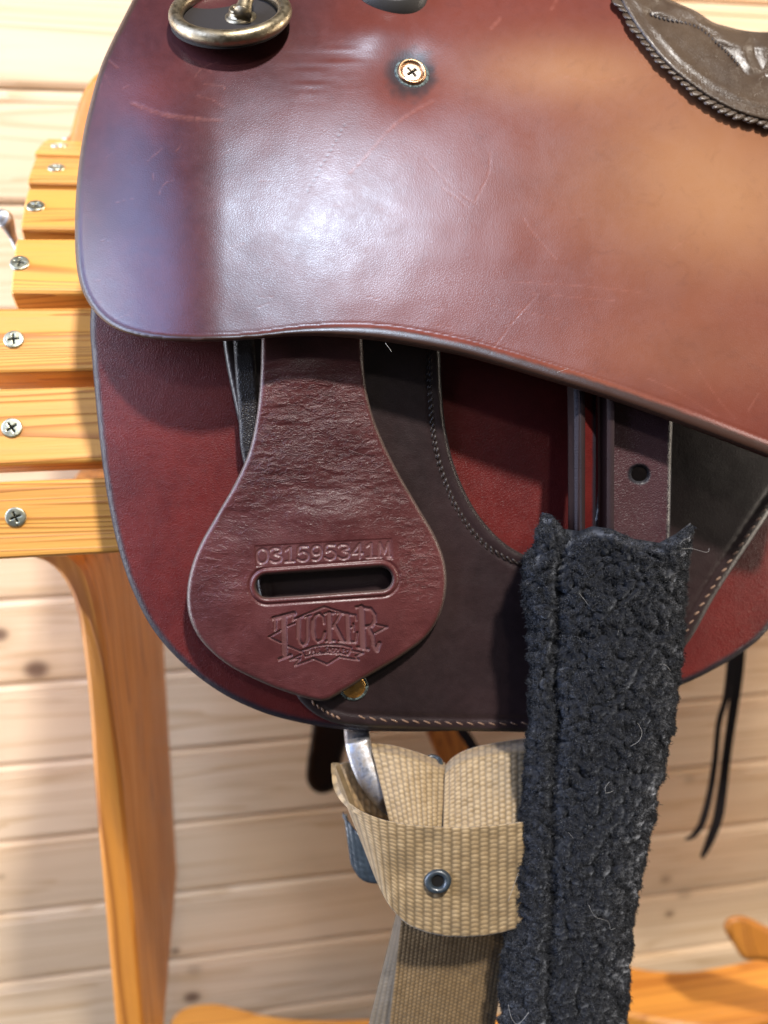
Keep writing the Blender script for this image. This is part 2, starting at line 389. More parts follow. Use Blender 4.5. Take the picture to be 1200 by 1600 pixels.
M['rail'] = wood('varnished_pine_rail', (.66, .28, .045), (.58, .22, .03), (.36, .11, .014), 'x', .8, (), .38, .35, 10)

# ---------------------------------------------------------------- the wall
wall = bpy.data.objects.new('wall', None); COL.objects.link(wall); wall.location = (.2, WY, 0); wall['kind'] = 'structure'
PITCHB = .0882; z0 = CAM[2]+.1291
prof = [(.0008, -.002), (.0018, .0024), (.0055, 0), (.0100, 0), (.0112, .0016), (.0124, 0), (PITCHB-.0045, 0), (PITCHB-.0010, .0024), (PITCHB+.0005, .012)]
prof[0] = (.0008, .012)
for i in range(-4, 13):
    zt = z0-i*PITCHB; xs = np.linspace(-.9, 2.0, 12)
    V = [(x, WY+d, zt-z) for x in xs for z, d in prof]; n = len(prof)
    f = [[a*n+b, a*n+b+1, (a+1)*n+b+1, (a+1)*n+b] for a in range(len(xs)-1) for b in range(n-1)]
    link('board', mesh('board', V, f), M['pine'], wall, shade=False)

# ---------------------------------------------------------------- the saddle stand
XL = CAM[0]-.0985                                     # left ends of the slats
a0 = at(30, 812, .372); RB = .24; TH0 = R(15); PITCHS = .041
yc, zc = a0[1]+RB*math.cos(TH0), a0[2]-RB*math.sin(TH0)
stand = root('saddle_stand', 'varnished orange pine saddle stand of screwed slats under the saddle', 'saddle stand', (.05, yc, 0))
slat_len = .78
def phillips(r):
    nr, na = 20, 64; P = []
    for i in range(nr+1):
        rr = r*(i/nr)
        for j in range(na):
            a = 2*math.pi*j/na; x, y = rr*math.cos(a), rr*math.sin(a)
            w = .105*r; L = .56*r; inx = min(w-abs(x), L-abs(y)); iny = min(w-abs(y), L-abs(x)); s = max(inx, iny)
            z = -.17*r*float(sm(-.03*r, .05*r, s))
            z += .05*r*(1-(rr/r)**2) if rr < .93*r else -.10*r*((rr/r-.93)/.07)
            P.append((x, y, z))
    for j in range(na):
        a = 2*math.pi*j/na; P.append((r*math.cos(a), r*math.sin(a), -.5*r))
    f = [[i*na+j, i*na+(j+1) % na, (i+1)*na+(j+1) % na, (i+1)*na+j] for i in range(nr+1) for j in range(na)]
    f = [q[::-1] for q in f]
    cross = [i*na+j for i in range(nr+1) for j in range(na) if max(min(.095*r-abs(P[i*na+j][0]), .55*r-abs(P[i*na+j][1])), min(.095*r-abs(P[i*na+j][1]), .55*r-abs(P[i*na+j][0]))) > 0]
    cross = set(cross); dark = [sum(v in cross for v in q) >= 3 for q in f]
    return P, f, dark
def screw_mesh(name, r, mat):
    P, f, dark = phillips(r); me = mesh(name, P, f); me.materials.append(mat); me.materials.append(M['recess'])
    me.polygons.foreach_set('material_index', np.array(dark, np.int32)); return me
me_screw = screw_mesh('screw', .0044, M['zinc'])
SCREW = {0: (25, 808), 1: (19, 669), 2: (22, 531), 3: (31, 412), 4: (56, 323), 5: (88, 263)}
for i in range(0, 17):
    th = TH0+i*PITCHS/RB; wv = .0335+.0012*math.sin(i*2.3); th_ = .019
    c = np.array([XL+slat_len/2+.002*math.sin(i*5.1), yc-(RB-th_/2)*math.cos(th), zc+(RB-th_/2)*math.sin(th)])
    xe = {0: .020, 1: .014, 2: .006}.get(i, 0.); c[0] -= xe/2
    V, f = smooth_box(slat_len+xe, wv, th_, .0022)
    # local y = along the arch (tangent), local z = outward
    tang = np.array([0, math.sin(th), math.cos(th)]); outw = np.array([0, -math.cos(th), math.sin(th)])
    o = link('slat', mesh('slat', V, f), M['slat'], stand, shade=False)
    mat = Matrix(((1, 0, 0, c[0]), (0, tang[1], outw[1], c[1]), (0, tang[2], outw[2], c[2]), (0, 0, 0, 1)))
    o.matrix_basis = mat
    for side in (0, 1):
        s = bpy.data.objects.new('screw', me_screw); COL.objects.link(s); s.parent = o
        if side == 0 and i in SCREW:
            px, py = SCREW[i]; d = FW+(px-PX)/F*RT+(PY-py)/F*UP; pl = c+outw*th_/2
            hit = CAM+d*((pl-CAM)@outw)/(d@outw); loc = mat.inverted() @ Vector(hit)
        else: loc = Vector(((-1 if side == 0 else 1)*(slat_len/2-.011), 0, th_/2))
        s.matrix_basis = Matrix.Translation((loc.x, loc.y, th_/2+.0010)) @ Matrix.Rotation(random.uniform(0, 1.5), 4, 'Z')
me_screw.polygons.foreach_set('use_smooth', np.ones(len(me_screw.polygons), bool))

def prism_yz(name, x0, x1, prof, mat, parent, bev=.003):
    """board whose outline lies in the y-z plane"""
    P = np.array(prof, float); n = len(P); c = P.mean(0)
    V = []; 
    for x, k in ((x0, 1), (x0+bev, 0), (x1-bev, 0), (x1, 1)):
        t = np.roll(P, -1, 0)-np.roll(P, 1, 0); nn = np.stack([t[:, 1], -t[:, 0]], 1); nn /= np.linalg.norm(nn, axis=1)[:, None]+1e-9
        if ((P+nn*.001-c)**2).sum() < ((P-c)**2).sum(): nn = -nn
        for y, z in P-nn*bev*k: V.append((x, y, z))
    f = [[i*n+j, i*n+(j+1) % n, (i+1)*n+(j+1) % n, (i+1)*n+j] for i in range(3) for j in range(n)]
    f += [list(range(n))[::-1], [3*n+j for j in range(n)]]
    return link(name, mesh(name, V, f), mat, parent, shade=False)
# end arches that carry the slats, half-round boards under the barrel
arc = [(yc-(RB-.0195)*math.cos(t), zc+(RB-.0195)*math.sin(t)) for t in np.linspace(R(8), R(172), 40)]
arc_in = [(yc-(RB-.075)*math.cos(t), zc+(RB-.075)*math.sin(t)) for t in np.linspace(R(172), R(8), 40)]
for x in (XL+.045, XL+slat_len-.08): prism_yz('end_arch', x, x+.03, arc+arc_in, M['stand'], stand)
# left leg: traced front face with its curved bracket, a deep plank running back to the wall side
fl = smooth([(35, 868), (75, 882), (104, 915), (122, 970), (137, 1080), (150, 1260), (166, 1440), (182, 1620), (196, 1780)], 6, False)
fr = smooth([(112, 868), (140, 900), (160, 985), (176, 1110), (190, 1220), (203, 1360), (214, 1480), (226, 1620), (240, 1780)], 6, False)
DL = lambda y: .452+.130*(y-868)/900
def leg(shift=0.):
    A = at(fl[:, 0], fl[:, 1], DL(fl[:, 1])); B = at(fr[:, 0], fr[:, 1], DL(fr[:, 1])); 
    depth = np.array([0, .27, 0]); xr = np.interp(B[:, 2], [B[-1, 2], B[0, 2]], [0.004, .018])
    B2 = B+depth; B2[:, 0] += xr*.3; A2 = A+depth; rows = []
    n = len(A); e = .0025
    ring = [A+[e, 0, 0], B-[e, 0, 0], B+[0, e, 0], B2-[0, e, 0], B2-[e, 0, 0], A2+[e, 0, 0], A2-[0, e, 0], A+[0, e, 0]]
    V = np.stack(ring, 1).reshape(-1, 3)+[shift, 0, 0]; k = len(ring)
    f = [[i*k+j, i*k+(j+1) % k, (i+1)*k+(j+1) % k, (i+1)*k+j] for i in range(n-1) for j in range(k)]
    f += [list(range(k)), [(n-1)*k+j for j in range(k)][::-1]]
    return V, f
link('leg', mesh('leg', *leg()), M['stand'], stand, shade=False)
link('leg', mesh('leg', *leg(slat_len+.02)), M['stand'], stand, shade=False)
# curved piece of the end board that shows above the slats
def slab(name, outline, D, thick, mat, parent, r=8, step=4, label=None):
    return panel(name, mat, outline, (lambda x, y: np.full(np.shape(x), D)) if not callable(D) else D, parent, step, thick, r, label=label)
slab('top_board', smooth([(108, 236), (111, 208), (120, 172), (134, 138), (160, 110), (220, 90), (300, 100), (300, 236)], 6), .50, .02, M['stand'], stand, 5)
# lower shelf with its wavy front, seen from above
def shelf(name, edge, y_front, thick, depth_back, mat):
    """edge: far edge in px; lies in a horizontal plane"""
    pass
zs = wall_at(1080, 1515, .70)[2]
def ground_pt(px, py, z):
    d = FW+(px-PX)/F*RT+(PY-py)/F*UP; return CAM+d*((z-CAM[2])/d[2])
def shelf_board(name, far, zt, width, thick, mat):
    Pf = np.array([ground_pt(x, y, zt) for x, y in far]); n = len(Pf); rows = []
    for oy, oz in ((.0, -thick), (-.0, -.004), (-.004, 0), (-width+.004, 0), (-width, -.004), (-width, -thick)):
        rows.append(Pf+[0, oy, oz])
    P = np.stack(rows, 0); V = P.reshape(-1, 3); m = len(rows)
    f = [[i*n+j, i*n+j+1, (i+1)*n+j+1, (i+1)*n+j] for i in range(m-1) for j in range(n-1)]
    f += [[i*n for i in range(m)], [i*n+n-1 for i in range(m)][::-1]]
    return link(name, mesh(name, V, f), mat, stand, shade=False)
shelf_board('shelf', smooth([(900, 1490), (985, 1508), (1030, 1514), (1080, 1514), (1140, 1504), (1200, 1490), (1300, 1462)], 8, False), zs, .075, .02, M['rail'])
shelf_board('stretcher', smooth([(266, 1604), (270, 1588), (284, 1574), (310, 1566), (340, 1565), (372, 1572), (420, 1584), (480, 1590), (570, 1589), (700, 1584), (800, 1580)], 8, False), zs-.02, .06, .03, M['rail'])
slab('foot_bracket', smooth([(1131, 1450), (1136, 1436), (1150, 1431), (1168, 1433), (1200, 1449), (1260, 1478), (1300, 1500), (1290, 1530), (1200, 1502), (1164, 1499), (1146, 1476)], 5), .80, .03, M['stand'], stand, 6)
slab('back_brace', np.array([(640, 1080), (700, 1080), (775, 1260), (715, 1260)]), .78, .02, M['stand'], stand, 5)

# metal hook held by the stand's end
hk = root('metal_hook', 'brushed steel hook with a bulbous tip beside the stand slats', 'hook', at(12, 345, .44))
hp = smooth([(0, 338), (6, 342), (12, 352), (18, 366), (26, 384), (40, 410), (62, 440)], 8, False)
hd = .44; V1 = tube(at(hp[:, 0], hp[:, 1], np.linspace(hd, hd+.02, len(hp))), np.interp(np.arange(len(hp)), [0, 3, 8, 16, 26, 48], [.0022, .0042, .0048, .0036, .0020, .0018]), 14)
link('shank', mesh('shank', *V1), M['chrome'], hk)

# ---------------------------------------------------------------- the saddle
def TX(x):
    d = np.asarray(x, float)-215; return 4.07e-5*(d+np.sqrt(d*d+80.**2))/2     # the saddle side runs parallel to the wall
def Dflap(x, y):
    u = np.clip((545-y)/545, -.6, 1.5); up = np.maximum(u, 0)
    d = .298+TX(x)+.127*(.125*u+.06*up**2+.12*up**4)
    d = d+.026*np.clip((355-x)/235, 0, 1.3)**2+.022*np.clip((x-440)/760, 0, 1.25)**2
    d = d-.010*sm(560, 1150, x)*sm(260, 680, y)
    d = d+.0030*np.exp(-((x-643)**2+(y-112)**2)/(2*36**2))
    d = d-.0034*np.exp(-(((x-585)/60)**2+((y-42)/40)**2))
    return d+.00035*noise2(x/150, y/120, 3)+.00008*noise2(x/42, y/36, 5)
def Dskirt(x, y):
    return (.326+TX(x)+.005*sm(540, 760, x)+.026*(y-530)/600+.007*np.clip((400-x)/260, 0, 1.2)**2+.020*np.clip((x-820)/380, 0, 1.4)**2
            + .0008*noise2(x/140, y/140, 11))
def Drig(x, y): return Dskirt(x, y)-.0062
def Dkeep(x, y): return Dskirt(x, y)-.0135-.003*np.exp(-((y-930)/150)**2)+.0035*np.clip(np.abs(x-495)/200, 0, 1.2)**2+.0006*noise2(x/60, y/45, 21)
saddle = root('saddle', 'burgundy leather trail saddle with a stamped keeper, brass ring and dark rigging', 'saddle', at(620, 1130, .345))

# --- large upper flap
flap_o = smooth([(236, -90), (218, -25), (207, 0), (190, 34), (172, 70), (157, 105), (144, 150), (132, 200), (124, 250), (119, 300), (117, 350), (118, 400), (124, 440),
    (136, 470), (155, 495), (180, 513), (210, 524), (250, 531), (300, 534), (350, 533), (400, 530), (445, 526), (490, 525), (545, 528), (600, 534), (660, 544), (720, 556), (780, 572),
    (840, 590), (900, 608), (960, 627), (1020, 648), (1080, 670), (1140, 693), (1200, 716), (1270, 742), (1300, 720), (1310, 500), (1320, 250), (1290, 180), (1200, 150), (1140, 110), (1100, 70),
    (1060, 30), (1030, -20), (1010, -60), (990, -110), (700, -130), (400, -130)], 5)
SCR = [([(676, 158), (640, 178), (605, 205), (575, 240), (546, 270)], 2.6), ([(766, 238), (764, 268), (752, 296), (741, 316)], 1.7), ([(664, 246), (690, 276), (718, 302), (744, 318)], 1.3),
       ([(692, 294), (712, 308), (730, 324)], 1.6), ([(818, 342), (836, 368), (868, 404)], 1.3), ([(205, 160), (250, 176), (300, 184), (346, 188)], 2.6), ([(216, 168), (260, 182), (310, 190)], 1.2),
       ([(305, 92), (316, 104), (330, 112)], 1.2), ([(304, 122), (316, 106), (344, 96)], 1.), ([(320, 132), (346, 134), (352, 140)], 1.2), ([(308, 150), (332, 156), (350, 168)], 1.3),
       ([(230, 252), (244, 240), (254, 232)], 1.), ([(248, 304), (256, 288), (270, 282)], 1.1), ([(276, 236), (284, 224)], 1.), ([(192, 138), (200, 134)], 1.2), ([(150, 148), (158, 132)], 1.2), ([(238, 270), (240, 282)], 1.),
       ([(160, 90), (172, 96), (184, 106)], 1.2), ([(162, 116), (172, 132)], 1.1), ([(780, 30), (768, 44)], 3.), ([(870, 0), (862, 14)], 2.5), ([(360, 386), (382, 380)], 1.), ([(404, 480), (420, 474)], 1.2),
       ([(800, 440), (900, 446), (1000, 456)], 1.0), ([(830, 458), (960, 470)], .9), ([(740, 470), (880, 500)], .8), ([(1010, 590), (1060, 612), (1120, 650)], 1.2), ([(1080, 560), (1120, 620), (1150, 655)], 1.1),
       ([(1170, 640), (1185, 615)], 1.3), ([(880, 120), (930, 128), (980, 118)], 1.0), ([(760, 560), (800, 505), (840, 460)], 1.6), ([(560, 460), (620, 474)], .8), ([(700, 520), (790, 540)], .8)]
for k in range(26):
    x, y = rng.uniform(140, 1180), rng.uniform(60, 560); a = rng.uniform(-.9, .5); l = rng.uniform(8, 34)
    SCR.append(([(x, y), (x+l*math.cos(a), y+l*math.sin(a)+rng.uniform(-3, 3))], rng.uniform(.5, .9)))
def scratch_map(x, y, s):
    out = np.zeros(len(x)); Q = np.stack([x, y], 1)
    for line, w in SCR:
        L = smooth(line, 6, False) if len(line) > 2 else np.array(line, float); lo = L.min(0)-8; hi = L.max(0)+8
        m = np.nonzero((x > lo[0]) & (x < hi[0]) & (y > lo[1]) & (y < hi[1]))[0]
        if len(m):
            d, _ = seg_dist(Q[m], L[:-1], L[1:]); j = .55+.45*noise2(x[m]/4, y[m]/4, 9)
            out[m] = np.maximum(out[m], np.clip(1.6-d/w*1.1, 0, 1)*j*min(1, .45+w*.25))
    return out
def flap_stain(x, y, s):
    d = np.hypot((x-643)/1., (y-116)/1.)+6*noise2(x/9, y/9, 31)
    a = .95*sm(50, 26, d)
    dots = np.zeros(len(x))
    for k in range(14):
        px, py = 538-4.4*k+.6*math.sin(k*3), 196+7.9*k
        dots = np.maximum(dots, sm(2.2, .8, np.hypot(x-px, y-py)))
    return np.maximum(a, dots*.7)
def bead(x, y): return 9+13*sm(380, 640, x)
def flap_h(x, y, s):
    w = bead(x, y)*1.15; k = sm(250, 420, y)*(1-sm(1240, 1300, x)); t = np.clip(s/w, 0, 1)
    h = .0011*np.sqrt(np.clip(1-(2*t-1)**2, 0, 1))*(t < 1)-.00022*np.exp(-((s-w)/3.)**2)
    return k*h*(.5+.5*sm(300, 600, x))-.0002*flap_stain(x, y, s)*(np.hypot(x-520, y-250) < 90)+.00025*noise2(x/60, y/7, 4)*np.exp(-(((x-505)/60)**2+((y-105)/40)**2))
def tan_tone(x, y, s):  # tan patches over the right and upper right of the flap
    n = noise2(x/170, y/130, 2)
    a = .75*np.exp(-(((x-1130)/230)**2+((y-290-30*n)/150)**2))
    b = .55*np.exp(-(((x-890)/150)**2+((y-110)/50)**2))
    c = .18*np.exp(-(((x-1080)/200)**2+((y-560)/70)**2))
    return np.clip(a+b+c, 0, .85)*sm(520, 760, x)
def red_tone(x, y, s):  # base tone goes from dark at left to red at right
    n = 40*noise2(x/120, y/100, 14)+14*noise2(x/37, y/33, 15)
    return sm(250, 720, x+.25*(300-y)*sm(300, 0, y)*-1+n)*.9+.25*np.exp(-(((x-250)/90)**2+((y-150)/50)**2))
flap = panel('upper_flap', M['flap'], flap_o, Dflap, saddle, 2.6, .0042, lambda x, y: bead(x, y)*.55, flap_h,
             attrs={'red_tone': red_tone, 'edge': lambda x, y, s: s*11/(bead(x, y)*.92), 'tan_tone': tan_tone, 'scratch': scratch_map, 'stain': flap_stain})

# --- side skirt
skirt_o = smooth([(180, 400), (150, 440), (141, 500), (144, 560), (149, 620), (156, 690), (166, 765), (182, 845), (206, 920), (240, 985), (286, 1037), (340, 1079), (400, 1109), (460, 1127),
    (540, 1140), (640, 1143), (740, 1140), (860, 1128), (960, 1107), (1055, 1074), (1110, 1049), (1160, 1019), (1200, 984), (1260, 900), (1300, 780), (1310, 600), (1310, 420), (800, 380)], 6)
skirt = panel('side_skirt', M['skirt'], skirt_o, Dskirt, saddle, 3.4, .005, 8)
# --- rigging plate with its cut-out
rig_o = smooth([(340, 420), (345, 500), (352, 560), (364, 620), (377, 680), (388, 740), (394, 800), (398, 880), (410, 960), (434, 1030), (458, 1074), (470, 1096), (496, 1118), (530, 1131), (580, 1137), (680, 1141),
    (780, 1143), (860, 1142), (940, 1120), (1010, 1070), (1046, 1030), (1078, 1000), (1118, 930), (1160, 866), (1200, 806), (1250, 730), (1300, 640), (1300, 420), (900, 400), (600, 400)], 6)
rig_hole = smooth([(688, 440), (688, 540), (690, 600), (695, 660), (706, 715), (725, 765), (750, 808), (785, 846), (822, 868), (862, 876), (905, 860), (930, 800), (938, 700), (940, 600), (936, 480), (820, 430)], 6)
def rig_h(x, y, s):
    return -.0006*np.exp(-((s-20)/4.5)**2)*sm(480, 540, y)
rig = panel('rigging_plate', M['dark'], rig_o, Drig, saddle, 2.6, .0058, 7, rig_h, [rig_hole])
uline = smooth([(672, 500), (672, 560), (674, 625), (680, 690), (694, 745), (715, 795), (746, 838), (780, 866), (825, 884)], 8, False)
stitches('stitching', uline, lambda x, y: Drig(x, y)+.0004, M['thread'], rig, 10, 9, 2.4, .0002, 1.)
stitches('stitching', uline+[-3.5, 1.5], lambda x, y: Drig(x, y)+.0004, M['thread'], rig, 11, 9, 1.6, .0004, 1.)
lline = smooth([(366, 520), (372, 570), (380, 620), (386, 665), (391, 720)], 8, False)
stitches('stitching', lline, lambda x, y: Drig(x, y)+.0002, M['thread'], rig, 9, 8, 2.6, .0008, 1.)
bline = smooth([(560, 1120), (600, 1125), (680, 1129), (760, 1131), (850, 1130)], 8, False)
stitches('stitching', bline, Drig, M['tan_thread'], rig, 17, 11, 1.4, .0002, 1.5)
rline = smooth([(1062, 1004), (1096, 945), (1138, 880), (1180, 818), (1210, 772)], 8, False)
stitches('stitching', rline, Drig, M['tan_thread'], rig, 16, 9, 1.6, .0003, 1.)
bb = smooth([(487, 1096), (500, 1106), (520, 1118), (538, 1124)], 6, False)
stitches('stitching', bb, Drig, M['tan_thread'], rig, 9, 7, 1.8, .0003, 1.)
# thin lining edge under the plate's left border
panel('edge_strip', M['black'], smooth([(392, 430), (397, 520), (403, 600), (404, 660), (396, 700), (386, 735), (376, 700), (372, 640), (366, 560), (362, 430)], 5), lambda x, y: Drig(x, y)-.0022, saddle, 3, .003, 5)

# --- keeper with slot, stamped number and emblem
keep_o = smooth([(407, 440), (408, 500), (408, 545), (406, 600), (400, 655), (388, 708), (366, 757), (339, 804), (313, 850), (298, 890), (292, 930), (297, 968), (317, 1004), (358, 1040), (418, 1070), (465, 1087),
    (492, 1094), (506, 1095), (522, 1089), (566, 1062), (620, 1030), (662, 999), (686, 964), (697, 922), (695, 880), (680, 838), (654, 793), (626, 745), (602, 698), (582, 648), (571, 598), (567, 545), (566, 500), (565, 440)], 6)
def capsule(x0, y0, x1, y1, r, n=16):
    a = math.atan2(y1-y0, x1-x0); pts = [(x1+r*math.cos(a+t), y1+r*math.sin(a+t)) for t in np.linspace(-np.pi/2, np.pi/2, n)]
    pts += [(x0+r*math.cos(a+t), y0+r*math.sin(a+t)) for t in np.linspace(np.pi/2, 1.5*np.pi, n)]; return np.array(pts)
slot = capsule(418, 916, 595, 904, 17.5)
# emblem drawn as strokes (zoomed coordinates: x = 420+X/6, y = 930+Y/6)
EM = [([(140, 200), (150, 545)], 50), ([(45, 220), (238, 170)], 40), ([(60, 220), (58, 320)], 22), ([(228, 165), (226, 232)], 20), ([(98, 600), (205, 560)], 26),
      ([(278, 225), (280, 400), (292, 445), (322, 468), (350, 450), (364, 400), (366, 200)], 26), ([(278, 225), (278, 400)], 36), ([(245, 225), (312, 203)], 16), ([(340, 205), (392, 188)], 16),
      ([(515, 262), (508, 200), (475, 172), (438, 190), (415, 250), (410, 330), (424, 405), (462, 438), (503, 415), (526, 345)], 22), ([(418, 240), (413, 330), (424, 390)], 38),
      ([(568, 165), (572, 430)], 40), ([(522, 172), (612, 165)], 18), ([(532, 432), (615, 428)], 18), ([(600, 305), (672, 180)], 18), ([(640, 170), (712, 172)], 18), ([(618, 285), (690, 425)], 38), ([(655, 432), (724, 436)], 18),
      ([(738, 180), (748, 430)], 40), ([(715, 176), (812, 186), (818, 232)], 18), ([(745, 305), (792, 300)], 16), ([(792, 270), (794, 335)], 16), ([(725, 436), (815, 440), (828, 350)], 18),
      ([(868, 115), (884, 488)], 54), ([(820, 112), (905, 118)], 24), ([(890, 118), (955, 128), (992, 180), (995, 240), (965, 288), (905, 296)], 30), ([(935, 310), (972, 375), (982, 470), (1012, 518), (1036, 450)], 34), ([(830, 488), (930, 508)], 24),
      ([(265, 212), (520, 108), (625, 142), (715, 166)], 13), ([(0, 392), (122, 325)], 13), ([(0, 392), (120, 450)], 13), ([(185, 478), (320, 535)], 13), ([(180, 290), (240, 262)], 13), ([(1005, 275), (1110, 297), (995, 358)], 13),
      ([(412, 590), (548, 648), (668, 572)], 14), ([(305, 520), (420, 482), (545, 462), (680, 466), (775, 492)], 12), ([(305, 520), (342, 575), (440, 550), (550, 541), (680, 550), (742, 562), (775, 492)], 11),
      ([(300, 560), (198, 606), (292, 594), (244, 660), (420, 596)], 13), ([(780, 520), (885, 542), (812, 572), (842, 606), (668, 578)], 13)]
GL = {'T': [[(0, 0), (1, 0)], [(.5, 0), (.5, 1)]], 'R': [[(0, 1), (0, 0), (.8, .05), (.8, .45), (0, .5)], [(.4, .5), (1, 1)]], 'A': [[(0, 1), (.5, 0), (1, 1)], [(.2, .65), (.8, .65)]], 'I': [[(.5, 0), (.5, 1)]], 'L': [[(0, 0), (0, 1), (.9, 1)]],
      'S': [[(.95, .1), (.4, 0), (.05, .25), (.5, .5), (.95, .75), (.5, 1), (.05, .9)]], 'D': [[(0, 0), (0, 1), (.7, .9), (.95, .5), (.7, .1), (0, 0)]], 'E': [[(.9, 0), (0, 0), (0, 1), (.9, 1)], [(0, .5), (.7, .5)]],
      '0': [[(.5, 0), (.12, .15), (0, .5), (.12, .85), (.5, 1), (.88, .85), (1, .5), (.88, .15), (.5, 0)]], '3': [[(.02, .12), (.3, 0), (.85, .06), (.92, .3), (.4, .42), (.98, .62), (.9, .92), (.4, 1), (.0, .85)]],
      '1': [[(.15, .2), (.55, 0), (.55, 1)], [(.12, 1), (.95, 1)]], '5': [[(.92, 0), (.2, 0), (.12, .45), (.55, .36), (.98, .6), (.85, .93), (.4, 1), (.0, .85)]],
      '9': [[(.95, .3), (.75, .03), (.3, .03), (.05, .3), (.3, .58), (.75, .55), (.95, .3), (.9, .7), (.6, .98), (.15, .95)]], '4': [[(.75, 1), (.75, 0), (.02, .68), (1, .68)]], 'M': [[(.02, 1), (.1, 0), (.5, .75), (.9, 0), (.98, 1)], [(-.1, 1), (.2, 1)], [(.8, 1), (1.1, 1)]]}
def emblem_strokes():
    out = [([(420+a/6, 930+b/6) for a, b in L], w/6) for L, w in EM]
    for i, ch in enumerate('TRAIL SADDLES'):
        if ch == ' ': continue
        X = 345+i*31; t = (X-345)/390; Y = 522-38*(1-(2*t-1)**2)*.75-6+6*t
        for L in GL[ch]: out.append(([(420+(X+a*22)/6, 930+(Y-3+b*42)/6) for a, b in L], 1.15))
    return out
def number_strokes():
    out = []; n = 10
    for i, ch in enumerate('031595341M'):
        x0 = 401.5+21.15*i; y0 = 858-1.08*i
        for L in GL[ch]:
            P = np.array(L, float); 
            if len(P) > 4 and ch not in 'M4': P = smooth(P, 4, False)
            out.append(([(x0+a*16.5, y0+b*22-a*.9) for a, b in P], 3.4))
    return out
STR_E, STR_N = emblem_strokes(), number_strokes()
die = np.array([(398, 853), (612, 841), (614, 874), (400, 886)], float)
def stroke_field(x, y, strokes, soft=1.0):
    o = np.zeros(len(x)); Q = np.stack([x, y], 1)
    for L, w in strokes:
        L = np.array(L, float); lo = L.min(0)-w-3; hi = L.max(0)+w+3
        m = np.nonzero((x > lo[0]) & (x < hi[0]) & (y > lo[1]) & (y < hi[1]))[0]
        if len(m):
            d, _ = seg_dist(Q[m], L[:-1], L[1:]); o[m] = np.maximum(o[m], sm(w/2+soft, w/2-soft*.6, d))
    return o
_kc = {}
def keep_fields(x, y):
    k = len(x)
    if k not in _kc:
        e = stroke_field(x, y, STR_E, .9); nn = stroke_field(x, y, STR_N, .9)
        Q = np.stack([x, y], 1); dd, _ = seg_dist(Q, die, np.roll(die, -1, 0)); dn = np.where(inside(Q, die), dd, -dd)
        sl, _ = seg_dist(Q, slot, np.roll(slot, -1, 0)); _kc[k] = (e, nn, dn, sl)
    return _kc[k]
def keep_h(x, y, s):
    e, nn, dn, sl = keep_fields(x, y)
    cell = np.abs(((x-398)/21.4) % 1-.5); lines = sm(.46, .5, cell)*.00016*(dn > 2)
    h = -.00100*e-.00034*sm(-1., 1.2, dn)-.00045*nn+lines
    h += -.0006*np.exp(-((sl-11)/2.2)**2)+.0003*np.exp(-((sl-5)/4)**2)        # creased rim round the slot
    h += (.00019*noise2(x/30+.8*noise2(x/30, y/12, 42), y/8.5+.9*noise2(x/38, y/30, 44), 41)+.00010*noise2(x/11, y/5.5, 43))*wrk(x, y, s)
    return h
def wrk(x, y, s):
    a = sm(545, 610, y)*(1-.75*sm(720, 850, y)); b = .8*np.exp(-(((x-650)/45)**2+((y-880)/60)**2)); c = .35*np.exp(-(((x-340)/50)**2+((y-890)/60)**2))
    return np.clip(.04+a+b+c, 0, 1)*sm(2, 12, s)*(1-sm(-14, -2, -np.hypot(np.maximum(np.abs(x-508)-105, 0), np.maximum(np.abs(y-945)-100, 0))))
def press(x, y, s):
    e, nn, dn, sl = keep_fields(x, y); return np.clip(e*.8+.22*sm(0, 2, dn)+.7*nn, 0, 1)
keep = panel('keeper', M['keeper'], keep_o, Dkeep, saddle, 1.0, .0046, 8, keep_h, [slot], {'wrinkle': wrk, 'press': press}, backr=3)
# --- rivet below the keeper
def disc(name, px, py, D, rad, nrm, prof, mat, parent, n=32, label=None):
    """lathe: prof = (radius fraction, height fraction) round nrm, at a pixel"""
    c = at(px, py, D); z = nrm/np.linalg.norm(nrm); x = np.cross(z, [0, 0, 1.]); x /= np.linalg.norm(x); y = np.cross(z, x)
    a = np.linspace(0, 2*np.pi, n, endpoint=False); V = []
    for r_, h_ in prof:
        for t in a: V.append(c+rad*(r_*(np.cos(t)*x+np.sin(t)*y)+h_*z))
    f = [[i*n+(j+1) % n, i*n+j, (i+1)*n+j, (i+1)*n+(j+1) % n][::-1] for i in range(len(prof)-1) for j in range(n)]
    return link(name, mesh(name, V, f), mat, parent, label=label), (c, x, y, z)
DOME = [(1, -.3), (1, .02), (.96, .08), (.85, .16), (.6, .25), (.3, .3), (.001, .31)]
BACK = -FW
def nrm_of(D, x, y):
    a = at(x+4, y, D(x+4, y))-at(x-4, y, D(x-4, y)); b = at(x, y+4, D(x, y+4))-at(x, y-4, D(x, y-4)); n = np.cross(a, b); return -n if n@FW > 0 else n
def D1(f, x, y): return float(f(np.array([float(x)]), np.array([float(y)]))[0])
fN = lambda D, x, y: nrm_of(lambda p, q: D1(D, p, q), x, y)
disc('rivet_washer', 553, 1073, D1(Drig, 553, 1073), .0060, fN(Drig, 553, 1073), [(1, -.2), (1, .05), (.9, .12), (.7, .1)], M['patina'], saddle)
disc('rivet', 553, 1073, D1(Drig, 553, 1073)-.0004, .0050, fN(Drig, 553, 1073), DOME, M['brass2'], saddle)

